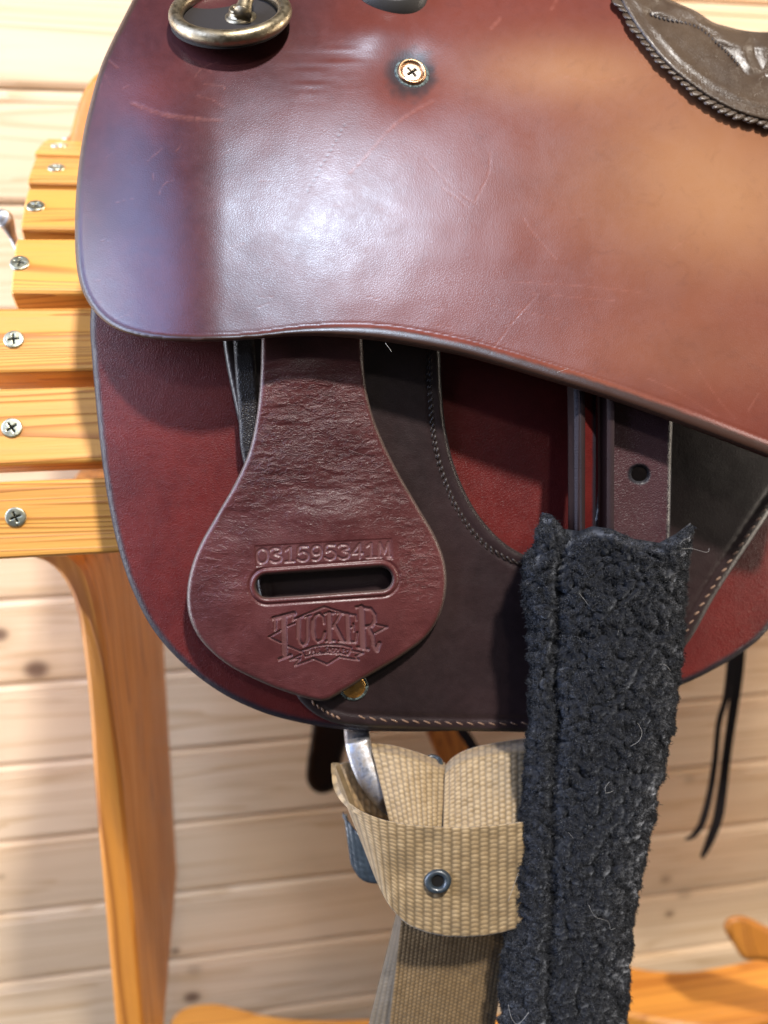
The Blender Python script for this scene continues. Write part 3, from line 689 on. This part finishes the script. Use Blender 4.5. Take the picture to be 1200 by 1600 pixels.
# --- stirrup leathers under the flap
Dst = lambda x, y: .312+TX(x)+.012*(y-620)/220-.004*sm(1000, 940, x)*0+.0004*noise2(x/50, y/60, 8)
hole = capsule(997, 741, 1000, 741, 11)
panel('stirrup_leather', M['strap'], smooth([(946, 592), (946, 640), (943, 720), (941, 850), (946, 930), (1040, 930), (1046, 850), (1049, 720), (1051, 660), (1051, 612), (1000, 596)], 5), Dst, saddle, 2.4, .0052, 7, None, [hole], backr=4)
# edge-on turn of the second layer
def ribbon(name, px0, px1, ys, D0, D1_, mat, parent, thick=.004):
    t = np.linspace(0, 1, 14); P = []
    for y, a, b, d0, d1 in zip(ys, px0, px1, D0, D1_):
        P.append(at(a+(b-a)*t, np.full(14, y), d0+(d1-d0)*t))
    P = np.array(P); uv = np.stack([np.broadcast_to(t*.025, P.shape[:2]), np.broadcast_to(np.array(ys)[:, None]/1000, P.shape[:2])], -1)
    return gridmesh(name, P, mat, parent, uv, {'edge': np.broadcast_to(np.minimum(t, 1-t)*40, P.shape[:2])}, thick)
ys = np.linspace(585, 838, 20)
for a, b, d0, d1, m in ((884, 904, .342, .336, 'cut'), (904, 929, .336, .344, 'skirt'), (931, 947, .350, .337, 'cut')):
    ribbon('under_leather', np.interp(ys, [500, 660, 900], [a, a+3, a+4]), np.interp(ys, [500, 660, 900], [b, b+2, b+1]), ys, np.full(20, d0), np.full(20, d1), M[m], saddle, .0028)

# --- steel rigging ring below the plate
rp = smooth([(553, 1040), (555, 1100), (557, 1140), (561, 1170), (572, 1203), (590, 1232), (614, 1256), (650, 1272), (700, 1280), (740, 1276)], 10, False)
rpd = np.interp(np.arange(len(rp)), [8, 26, 55, len(rp)-1], [.370, .354, .346, .356])+TX(rp[:, 0])
rc = at(rp[:, 0], rp[:, 1], rpd); T = np.gradient(rc, axis=0); T /= np.linalg.norm(T, axis=1)[:, None]; Nn = np.cross(T, BACK); Nn /= np.linalg.norm(Nn, axis=1)[:, None]
prof_r = [(-.0056, -.001), (-.0052, .0010), (-.0035, .0018), (0, .0021), (.0035, .0018), (.0052, .0010), (.0056, -.001), (.004, -.002), (-.004, -.002)]
V = np.concatenate([rc+Nn*a+BACK*b for a, b in prof_r]).reshape(len(prof_r), -1, 3).transpose(1, 0, 2).reshape(-1, 3); k = len(prof_r)
f = [[i*k+j, i*k+(j+1) % k, (i+1)*k+(j+1) % k, (i+1)*k+j] for i in range(len(rc)-1) for j in range(k)]
link('rigging_ring', mesh('rigging_ring', V, f), M['steel'], saddle)

# --- brass ring on its leather rosette
rcx, rcy, rD = 360, 20, float(Dflap(np.array([360.]), np.array([30.]))[0])-.0048
tl = R(37); nr = np.cos(tl)*BACK+np.sin(tl)*UP; nr /= np.linalg.norm(nr)
disc('rosette', rcx-2, rcy+10, rD+.0026, .0228, nr, [(1, -.04), (1, 0), (.97, .03), (.9, .04), (.5, .03), (.001, .03)], M['black'], saddle, 64)
c = at(rcx, rcy, rD); ux = RT; uy = np.cross(nr, ux); th = np.linspace(0, 2*np.pi, 97)
Rr = 85/F*rD; ringp = c+Rr*(np.cos(th)[:, None]*ux+np.sin(th)[:, None]*uy)
V, f = [], []
ph = np.linspace(0, 2*np.pi, 18, endpoint=False); tr = .0028
for i in range(96):
    rad = np.cos(th[i])*ux+np.sin(th[i])*uy
    for p in ph: V.append(ringp[i]+tr*(np.cos(p)*rad+np.sin(p)*nr))
f = [[i*18+j, i*18+(j+1) % 18, ((i+1) % 96)*18+(j+1) % 18, ((i+1) % 96)*18+j] for i in range(96) for j in range(18)]
link('brass_ring', mesh('brass_ring', V, f), M['brass'], saddle)
clip, (cc, cx_, cy_, cz_) = disc('ring_clip', 377, 34, rD+.0035, .0062, nr, [(1.0, -.2), (1.04, .15), (.98, .34), (.86, .42), (.74, .46), (.72, .62), (.62, .74), (.3, .78), (.001, .78)], M['brass'], saddle)
arm = smooth([(379, 22), (383, 6), (388, -14), (388, -40)], 8, False)
link('clip_arm', mesh('clip_arm', *tube(at(arm[:, 0], arm[:, 1], np.linspace(rD-.004, rD-.001, len(arm))), np.interp(np.arange(len(arm)), [0, 10, 24], [.0036, .0026, .0034]), 14)), M['brass'], clip)
me_s2 = screw_mesh('clip_screw', .0042, M['brass'])
o = link('clip_screw', me_s2, None, clip)
o.matrix_basis = Matrix.Translation(cc+nr*.0054) @ nrm_q.to_matrix().to_4x4() if False else Matrix.Translation(cc+nr*.0052) @ Vector(nr).to_track_quat('Z', 'Y').to_matrix().to_4x4()

# --- screw with cup washer in the flap
sx, sy_ = 643, 115; sn = fN(Dflap, sx, sy_); sn = sn/np.linalg.norm(sn)*.75+BACK*.35+RT*.06; sn /= np.linalg.norm(sn); sD = D1(Dflap, sx, sy_)-.0008
disc('patina_rim', sx, sy_+2, sD+.0006, .0071, sn, [(1.05, -.2), (1.0, .12), (.9, .2), (.75, .14)], M['patina'], saddle)
w, _ = disc('cup_washer', sx, sy_, sD, .0058, sn, [(1.0, -.2), (1.02, .12), (.97, .26), (.9, .31), (.82, .28), (.74, .16), (.70, .02), (.001, .0)], M['copper'], saddle, 40)
me_s3 = screw_mesh('screw_head', .0042, M['nickel']); o = link('screw_head', me_s3, None, w)
o.matrix_basis = Matrix.Translation(at(sx, sy_, sD)+sn*.0009) @ Vector(sn).to_track_quat('Z', 'Y').to_matrix().to_4x4() @ Matrix.Rotation(.65, 4, 'Z')
# --- oval concho at the top edge
oD = D1(Dflap, 612, -10); on = fN(Dflap, 612, -10); on = on/np.linalg.norm(on); on = on*.6+UP*.3+BACK*.4
disc('concho_leather', 612, -24, oD-.001, .0148, on, [(1.05, -.3), (1.0, .06), (.9, .1), (.001, .1)], M['seat'], saddle, 48)
disc('concho', 606, -24, oD-.0026, .0115, on, DOME, M['chrome'], saddle, 48)

# --- seat: quilted leather and laced border
def Dseat(x, y):
    return Dflap(x, y)-.0045
seam = [smooth([(1015, 22), (1040, 30), (1075, 37), (1095, 45), (1115, 62), (1135, 80), (1155, 102)], 8, False), smooth([(1015, 22), (1030, 8), (1046, -4), (1050, -30)], 8, False),
        smooth([(1176, 55), (1178, 78), (1184, 98), (1196, 120)], 8, False), smooth([(1098, 30), (1140, 42), (1176, 56), (1230, 48)], 8, False), smooth([(1155, 102), (1170, 118), (1200, 110), (1250, 100)], 8, False)]
sA = np.concatenate([s[:-1] for s in seam]); sB = np.concatenate([s[1:] for s in seam])
def seat_h(x, y, s):
    d, _ = seg_dist(np.stack([x, y], 1), sA, sB); w = .00012*noise2(x/9, y/14, 6)
    return .0024*(1-np.exp(-(d/11)**1.5))+w+.0009*np.exp(-((s-24)/6)**2)
seat_o = smooth([(940, -80), (962, -20), (972, 6), (986, 30), (1008, 62), (1038, 98), (1072, 128), (1112, 156), (1152, 176), (1200, 190), (1290, 205), (1310, 60), (1250, 46), (1200, 50), (1166, 48), (1135, 41), (1113, 34), (1085, 16), (1050, 1), (1010, -20), (990, -80)], 6)
seat = panel('seat', M['seat'], seat_o, Dseat, saddle, 2.0, .010, 8, seat_h)
lb = resample(smooth([(956, -30), (966, 0), (982, 28), (1006, 62), (1036, 98), (1070, 130), (1110, 158), (1150, 179), (1202, 194), (1260, 205)], 10, False), 12.5)[0]
tl_ = np.gradient(lb, axis=0); tl_ /= np.linalg.norm(tl_, axis=1)[:, None]
for p, t in zip(lb, tl_):                              # each loop of the lacing is a piece of its own
    nv = np.array([t[1], -t[0]]); ax = nv*.80+t*.60; ax /= np.hypot(*ax); bx = np.array([-ax[1], ax[0]])
    c2 = p+nv*7+rng.normal(size=2)*.8; L_, W_ = 16.5*random.uniform(.85, 1.12), 9.5*random.uniform(.9, 1.1); V = []
    for a_ in np.linspace(0, 1, 7):
        for b_ in np.linspace(0, 2*np.pi, 16, endpoint=False):
            q = c2+ax*L_*a_*math.cos(b_)+bx*W_*a_*math.sin(b_)
            V.append((q[0], q[1], .0016*math.sqrt(max(1-a_**3, 0))+.0012*a_*math.sin(b_)))
    V = np.array(V); dd = np.array([D1(Dflap, *k) for k in V[:, :2]])-.0034-V[:, 2]
    f = [[i*16+j, i*16+(j+1) % 16, (i+1)*16+(j+1) % 16, (i+1)*16+j] for i in range(6) for j in range(16)]
    link('lacing_loop', mesh('lacing_loop', at(V[:, 0], V[:, 1], dd), f, V[:, :2]/1000, {'edge': np.full(len(V), 20.)}), M['seat'], seat)
stitches('stitching', seam[0], lambda x, y: Dseat(x, y)-.0008, M['thread'], seat, 7, 5, 1.2, .0006, 2.)

# --- strings and billet hanging from the far side
def strap_px(name, pts, wid, D, mat, th=.0022):
    L = smooth(pts, 8, False); t = np.gradient(L, axis=0); t /= np.linalg.norm(t, axis=1)[:, None]; nv = np.stack([t[:, 1], -t[:, 0]], 1)
    w = np.interp(np.linspace(0, 1, len(L)), np.linspace(0, 1, len(wid)), wid); k = np.linspace(-1, 1, 7)
    dd = np.linspace(D[0], D[1], len(L))
    P = at(L[:, None, 0]+nv[:, None, 0]*w[:, None]*k*.5, L[:, None, 1]+nv[:, None, 1]*w[:, None]*k*.5, dd[:, None]+.002*k**2*0)
    return gridmesh(name, P, mat, saddle, np.stack([L[:, None, 0]+0*k, L[:, None, 1]+0*k], -1)/1000, {'edge': np.broadcast_to(8*(1-np.abs(k)), P.shape[:2])}, th, flip=True)
strap_px('tie_string', [(1165, 820), (1160, 920), (1155, 1010), (1152, 1060), (1146, 1110), (1136, 1180), (1130, 1230), (1122, 1280), (1108, 1318), (1097, 1341)], [16, 18, 20, 16, 13, 13, 15, 12, 5], (.70, .74), M['black'])
strap_px('tie_string', [(1156, 820), (1148, 960), (1141, 1040), (1135, 1090), (1124, 1130), (1118, 1190), (1110, 1240), (1098, 1285), (1084, 1306), (1070, 1312)], [8, 8, 9, 8, 8, 9, 10, 8, 3], (.69, .735), M['black'])
slab('billet', smooth([(494, 1000), (492, 1090), (486, 1150), (480, 1190), (479, 1218), (488, 1234), (502, 1240), (518, 1236), (528, 1222), (534, 1190), (545, 1150), (560, 1090), (565, 1000)], 6), .80, .006, M['black'], saddle, 6)
strap_px('far_string', [(690, 1060), (716, 1130), (738, 1166), (770, 1230)], [16, 16, 16, 14], (.70, .72), M['black'])

# ---------------------------------------------------------------- nylon latigo strap looped through the ring
web = root('webbing_strap', 'tan nylon webbing strap with eyelets looped on the steel ring under the saddle', 'strap', at(700, 1380, .33))
def weave(u, v, a=.00032):
    """u across columns, v along them, in cells"""
    col = np.floor(u); fu = u-col; bump = np.sin(np.pi*(v+.5*(col % 2)))**2; ridge = np.sin(np.pi*fu)
    w = np.clip(ridge, 0, 1)**.8*(.35+.65*bump**.7); return w, a*w
def webpiece(name, top, bot, D, mat, cols, rows, nu, nv, vert=True, label=None, stain=None, holes=(), thick=.002, rim=.0):
    top = resample_n(smooth(top, 10, False), nu); bot = resample_n(smooth(bot, 10, False), nu)
    t = np.linspace(0, 1, nv)[:, None, None]; PX_ = top[None]*(1-t)+bot[None]*t; X, Y = PX_[..., 0], PX_[..., 1]
    uu = np.broadcast_to(np.linspace(0, 1, nu)[None], X.shape); vv = np.broadcast_to(t[..., 0], X.shape)
    w, h = weave(uu*cols, vv*rows) if vert else weave(vv*rows, uu*cols)
    edge = np.minimum(vv, 1-vv)*nv if vert else np.minimum(uu, 1-uu)*nu
    h = h-.0007*np.clip(1-edge/4, 0, 1)**2
    st = stain(X, Y) if stain else np.zeros_like(X)
    P = at(X, Y, D(X, Y, uu, vv)-h+TX(X)+.0007*noise2(X/45, Y/40, 61)+.0002*noise2(X/14, Y/14, 62))
    return gridmesh(name, P, mat, web, np.stack([X, Y], -1)/1000, {'weave': w, 'stain': st}, thick, label=label)
def resample_n(L, n):
    d = np.concatenate([[0], np.cumsum(np.hypot(*np.diff(L, axis=0).T))]); t = np.linspace(0, d[-1], n)
    return np.stack([np.interp(t, d, L[:, k]) for k in (0, 1)], 1)
webpiece('upper_fold', [(578, 1160), (620, 1166), (660, 1178), (696, 1192)], [(612, 1300), (640, 1300), (668, 1300), (690, 1300)], lambda x, y, u, v: .350-.016*v-.002*np.sin(np.pi*u)+.008*(1-sm(0, .12, v)), M['web'], 11, 17, 120, 150, True)
webpiece('upper_fold', [(695, 1196), (712, 1180), (740, 1168), (790, 1158), (850, 1150)], [(692, 1300), (720, 1300), (760, 1300), (800, 1300), (850, 1300)], lambda x, y, u, v: .347-.014*v-.003*np.sin(np.pi*u*.6)+.012*(1-sm(0, .15, v)), M['web'], 16, 17, 150, 150, True,
         stain=lambda x, y: np.clip(sm(740, 850, x+.5*(1200-y)+20*noise2(x/20, y/20, 3))*.9, 0, 1))
ell = lambda x, y: np.hypot((x-684)/19., (y-1377)/16.)
def front_stain(x, y): return .8*sm(1.25, .9, ell(x, y))
webpiece('front_band', [(524, 1196), (527, 1222), (536, 1243), (556, 1262), (588, 1277), (630, 1287), (690, 1292), (750, 1291), (800, 1286), (850, 1278)],
         [(563, 1300), (574, 1340), (592, 1385), (612, 1420), (640, 1446), (680, 1460), (720, 1464), (765, 1461), (805, 1452), (850, 1440)],
         lambda x, y, u, v: .322+.004*v+.026*np.clip(1-u/.36, 0, 1)**2+.006*np.clip((u-.6)/.4, 0, 1)**2, M['web'], 26, 24, 360, 220, True, stain=front_stain)
# inside of the loop, seen over its rim
webpiece('loop_inside', [(524, 1196), (548, 1190), (585, 1200), (640, 1230)], [(536, 1246), (565, 1268), (600, 1284), (650, 1296)], lambda x, y, u, v: .362-.012*v*(1-u)+0*x, M['web_shaded'], 12, 6, 60, 40, True)
webpiece('back_keeper', [(536, 1268), (550, 1290), (570, 1310), (600, 1330)], [(548, 1352), (562, 1372), (580, 1380), (620, 1382)], lambda x, y, u, v: .372-.010*u+0*x, M['eyelet'], 6, 8, 60, 50, True)
webpiece('tail', [(628, 1425), (680, 1430), (740, 1430), (800, 1425)], [(604, 1640), (660, 1640), (710, 1640), (768, 1640)], lambda x, y, u, v: .350+.014*v-.002*np.sin(np.pi*u), M['web_shaded'], 26, 36, 240, 300, True)
webpiece('tail_fold', [(622, 1415), (630, 1420), (640, 1424)], [(566, 1640), (590, 1640), (618, 1640)], lambda x, y, u, v: .366+.012*v-.012*u+0*x, M['web_shaded'], 5, 36, 40, 120, True, stain=lambda x, y: np.full(x.shape, .95))  # whole fold evenly darkened through the stain mask
def eyelet(px, py, D, rx, nrm, parent):
    c = at(px, py, D); z = nrm/np.linalg.norm(nrm); x = RT-z*(RT@z); x /= np.linalg.norm(x); y = np.cross(z, x); V = []; n = 30
    pr = [(.42, -.4), (.46, .05), (.6, .22), (.8, .25), (.95, .12), (1.0, -.1)]
    for r_, h_ in pr:
        for t in np.linspace(0, 2*np.pi, n, endpoint=False):
            k = 1+.02*math.sin(2*t+px)+.012*math.sin(5*t); V.append(c+rx*(r_*k*(1.08*np.cos(t)*x+.9*np.sin(t)*y)+h_*z))
    f = [[i*n+j, i*n+(j+1) % n, (i+1)*n+(j+1) % n, (i+1)*n+j] for i in range(len(pr)-1) for j in range(n)]
    o = link('eyelet', mesh('eyelet', V, f), M['eyelet'], parent)
    hv = [c+z*rx*-.05]+[c+rx*.47*(1.08*np.cos(t)*x+.9*np.sin(t)*y)-z*rx*.05 for t in np.linspace(0, 2*np.pi, n, endpoint=False)]
    link('eyelet_hole', mesh('eyelet_hole', hv, [[0, 1+j, 1+(j+1) % n] for j in range(n)]), M['recess'], o, shade=False)
eyelet(684, 1377, .3225+TX(684), .0052, BACK*.95+UP*.2, web)
eyelet(676, 1191, .3560+TX(676), .0044, BACK*.6+UP*.8, web)

# ---------------------------------------------------------------- fleece sleeve on the stirrup leather
sleeve = root('fleece_sleeve', 'black curly fleece sleeve around the stirrup leather at right', 'fleece cover', at(900, 1200, .30))
fy = np.linspace(792, 1680, 560)
lx = np.interp(fy, [792, 815, 845, 870, 930, 985, 1040, 1100, 1150, 1230, 1290, 1400, 1480, 1540, 1600, 1680], [848, 845, 832, 818, 819, 826, 829, 828, 826, 818, 812, 800, 790, 784, 783, 770])
rx = np.interp(fy, [792, 820, 880, 960, 1050, 1120, 1200, 1270, 1340, 1420, 1500, 1600, 1680], [1080, 1078, 1072, 1068, 1060, 1050, 1034, 1020, 1006, 991, 985, 977, 968])
gx = np.interp(fy, [792, 880, 1000, 1150, 1300, 1450, 1600, 1680], [880, 870, 870, 868, 864, 858, 856, 850])
lx = lx+3*noise2(fy/14, fy*0, 1)+2*noise2(fy/5, fy*0, 2); rx = rx+2.5*noise2(fy/16, fy*0, 3)+2*noise2(fy/6, fy*0, 4)
NU = 190; ang = np.linspace(-R(118), R(118), NU); uu = np.sin(ang)/1.0
un = np.sign(ang)*np.where(np.abs(ang) < np.pi/2, 1-np.cos(ang), 1.)   # placeholder, replaced below
s_ = np.sin(np.clip(ang, -np.pi/2, np.pi/2)); tuck = np.where(np.abs(ang) > np.pi/2, (np.abs(ang)-np.pi/2)/R(28), 0)
X = (lx+rx)[:, None]/2+(rx-lx)[:, None]/2*s_[None, :]*(1-.10*tuck[None, :])
Y = np.broadcast_to(fy[:, None], X.shape).copy()
toplim = np.interp(X[0], [845, 862, 880, 905, 925, 955, 990, 1030, 1056, 1080], [800, 804, 826, 830, 822, 826, 842, 848, 834, 816])
Y = toplim[None, :]+(Y-fy[0])*(fy[-1]-toplim[None, :])/(fy[-1]-fy[0])
Dc = .316+TX(X)+.034*(Y-800)/800
prof_d = .019*np.sqrt(np.clip(1-(s_**2)*.97, 0, 1))[None, :]
groove = np.exp(-((X-gx[:, None]-4*noise2(Y/30, X*0, 8))/10)**2); roll = np.exp(-((X-(gx[:, None]-24))/16)**2)
clump = np.clip(1-worley(X/16+.75*noise2(X/31, Y/27, 3), Y/14+.75*noise2(X/27, Y/33, 4), 1)**2*1.15, 0, 1); cl2 = np.clip(1-worley(X/7.5, Y/7., 2)**2*1.2, 0, 1); big = noise2(X/45, Y/38, 5)
fade = sm(0, 12, np.arange(len(fy)))[:, None]
disp = (.0036*clump+.0014*cl2+.0016*big)*(.35+.65*fade)
crease = .003*np.exp(-(((X-1018)/20)**2+((Y-868-.45*(X-1018))/3.5)**2))
Dz = Dc-prof_d+.0045*groove-.0016*roll-disp+.012*tuck[None, :]+crease+.004*(1-fade)
Pf = at(X, Y, Dz)
tube_o = gridmesh('fleece', Pf, M['fleece'], sleeve, np.stack([X, Y], -1)/1000)
# curly pile: short kinked ribbons rooted in the clumps
du = np.gradient(Pf, axis=1); dv = np.gradient(Pf, axis=0); NN = np.cross(du, dv); NN /= np.linalg.norm(NN, axis=2)[..., None]+1e-12
if (NN[280, NU//2]@FW) > 0: NN = -NN
NS = 105000; ri = rng.integers(2, len(fy)-2, NS); ci = rng.integers(6, NU-6, NS); base = Pf[ri, ci]; n0 = NN[ri, ci]
extra = rng.normal(size=(NS, 3)); lean = np.stack([noise2(X[ri, ci]/12, Y[ri, ci]/12, k) for k in (51, 52, 53)], 1)
d0 = n0*.7+.55*extra*.6+lean*.9; d0 /= np.linalg.norm(d0, axis=1)[:, None]; side = np.cross(d0, extra); side /= np.linalg.norm(side, axis=1)[:, None]+1e-9; third = np.cross(d0, side)
Ls = rng.uniform(.0011, .0027, NS)*(1.0+.5*(rng.random(NS) < .06)); K = 5; amp = rng.uniform(.0003, .0007, NS); ph0 = rng.uniform(0, 6.28, NS); frq = rng.uniform(3.5, 7, NS)
tt = np.linspace(0, 1, K); ctr = np.stack([base-n0*.0004+d0*(Ls*t)[:, None]*(1-.25*t)+side*(amp*np.cos(ph0+frq*t)*t**.5)[:, None]+third*(amp*np.sin(ph0+frq*t)*t**.5)[:, None] for t in tt], 1)
wd = rng.uniform(.00009, .00019, NS); wv = np.cross(d0, np.broadcast_to(FW, d0.shape)); wv /= np.linalg.norm(wv, axis=1)[:, None]+1e-9; wv = wv+.5*side; wv /= np.linalg.norm(wv, axis=1)[:, None]
VV = np.stack([ctr-wv[:, None]*(wd[:, None]*(1-.5*tt))[..., None], ctr+wv[:, None]*(wd[:, None]*(1-.5*tt))[..., None]], 2).reshape(-1, 3)
st = np.arange(NS)[:, None]*(2*K)+np.arange(K-1)[None]*2; st = st.ravel(); FF = np.stack([st, st+1, st+3, st+2], 1)
me = bpy.data.meshes.new('pile'); me.vertices.add(len(VV)); me.vertices.foreach_set('co', VV.ravel()); me.loops.add(FF.size); me.loops.foreach_set('vertex_index', FF.ravel().astype(np.int32))
me.polygons.add(len(FF)); me.polygons.foreach_set('loop_start', np.arange(len(FF), dtype=np.int32)*4); me.update(calc_edges=True)
me.attributes.new('tone', 'FLOAT', 'POINT').data.foreach_set('value', np.repeat(rng.random(NS)**1.6*(.12+.88*clump[ri, ci]), 2*K))  # strands darker between clumps: gap shade put into their colour
link('pile', me, M['pile'], tube_o, kind='stuff')

# stray pale animal hairs caught in the fleece and on the leather
HR = [[(905, 927), (914, 938), (919, 945)], [(1002, 951), (1012, 936), (1027, 919)], [(965, 993), (967, 984)], [(817, 957), (830, 960), (846, 951)], [(1024, 1040), (1038, 1038), (1048, 1048)], [(1012, 1078), (1004, 1066), (1008, 1056), (1018, 1058)],
      [(985, 1166), (998, 1158), (1003, 1145), (998, 1132), (996, 1130)], [(868, 1163), (884, 1170)], [(952, 1222), (946, 1230), (947, 1239), (958, 1236)], [(903, 1336), (920, 1356), (934, 1374), (942, 1388)], [(920, 1414), (930, 1432), (950, 1440), (954, 1452), (962, 1450)],
      [(980, 1474), (970, 1484), (974, 1494), (962, 1499)], [(810, 1364), (802, 1386), (794, 1408)], [(818, 1508), (848, 1511)], [(794, 1570), (800, 1592), (810, 1600), (826, 1582)], [(860, 1106), (888, 1094), (902, 1088)], [(1058, 858), (1080, 857), (1104, 863), (1108, 857)],
      [(940, 1228), (932, 1242)], [(888, 1300), (896, 1310)], [(860, 1490), (866, 1476)], [(602, 536), (608, 544), (612, 550)], [(870, 582), (882, 578), (888, 576)]]
parts = []
for L in HR[::2]+HR[-2:]:
    q = smooth(L, 6, False); x, y = q[:, 0], q[:, 1]
    if L[0][0] > 780 and L[0][1] > 700:
        jx = np.clip(((np.arcsin(np.clip((x-(np.interp(y, fy, lx)+np.interp(y, fy, rx))/2)/((np.interp(y, fy, rx)-np.interp(y, fy, lx))/2), -1, 1))-ang[0])/(ang[-1]-ang[0])*(NU-1)), 0, NU-1).astype(int)
        jy = np.clip((y-fy[0])/(fy[-1]-fy[0])*(len(fy)-1), 0, len(fy)-1).astype(int); dd = Dz[jy, jx].min()-.0022
    else: dd = Dflap(x, y).min()-.004
    parts.append(tube(at(x, y, np.full(len(x), dd)), random.uniform(.00003, .00006), 5))
o = link('pet_hair', mesh('pet_hair', *join(parts)), M['hair'], sleeve, kind='stuff', label='pale stray animal hairs caught in the black fleece')
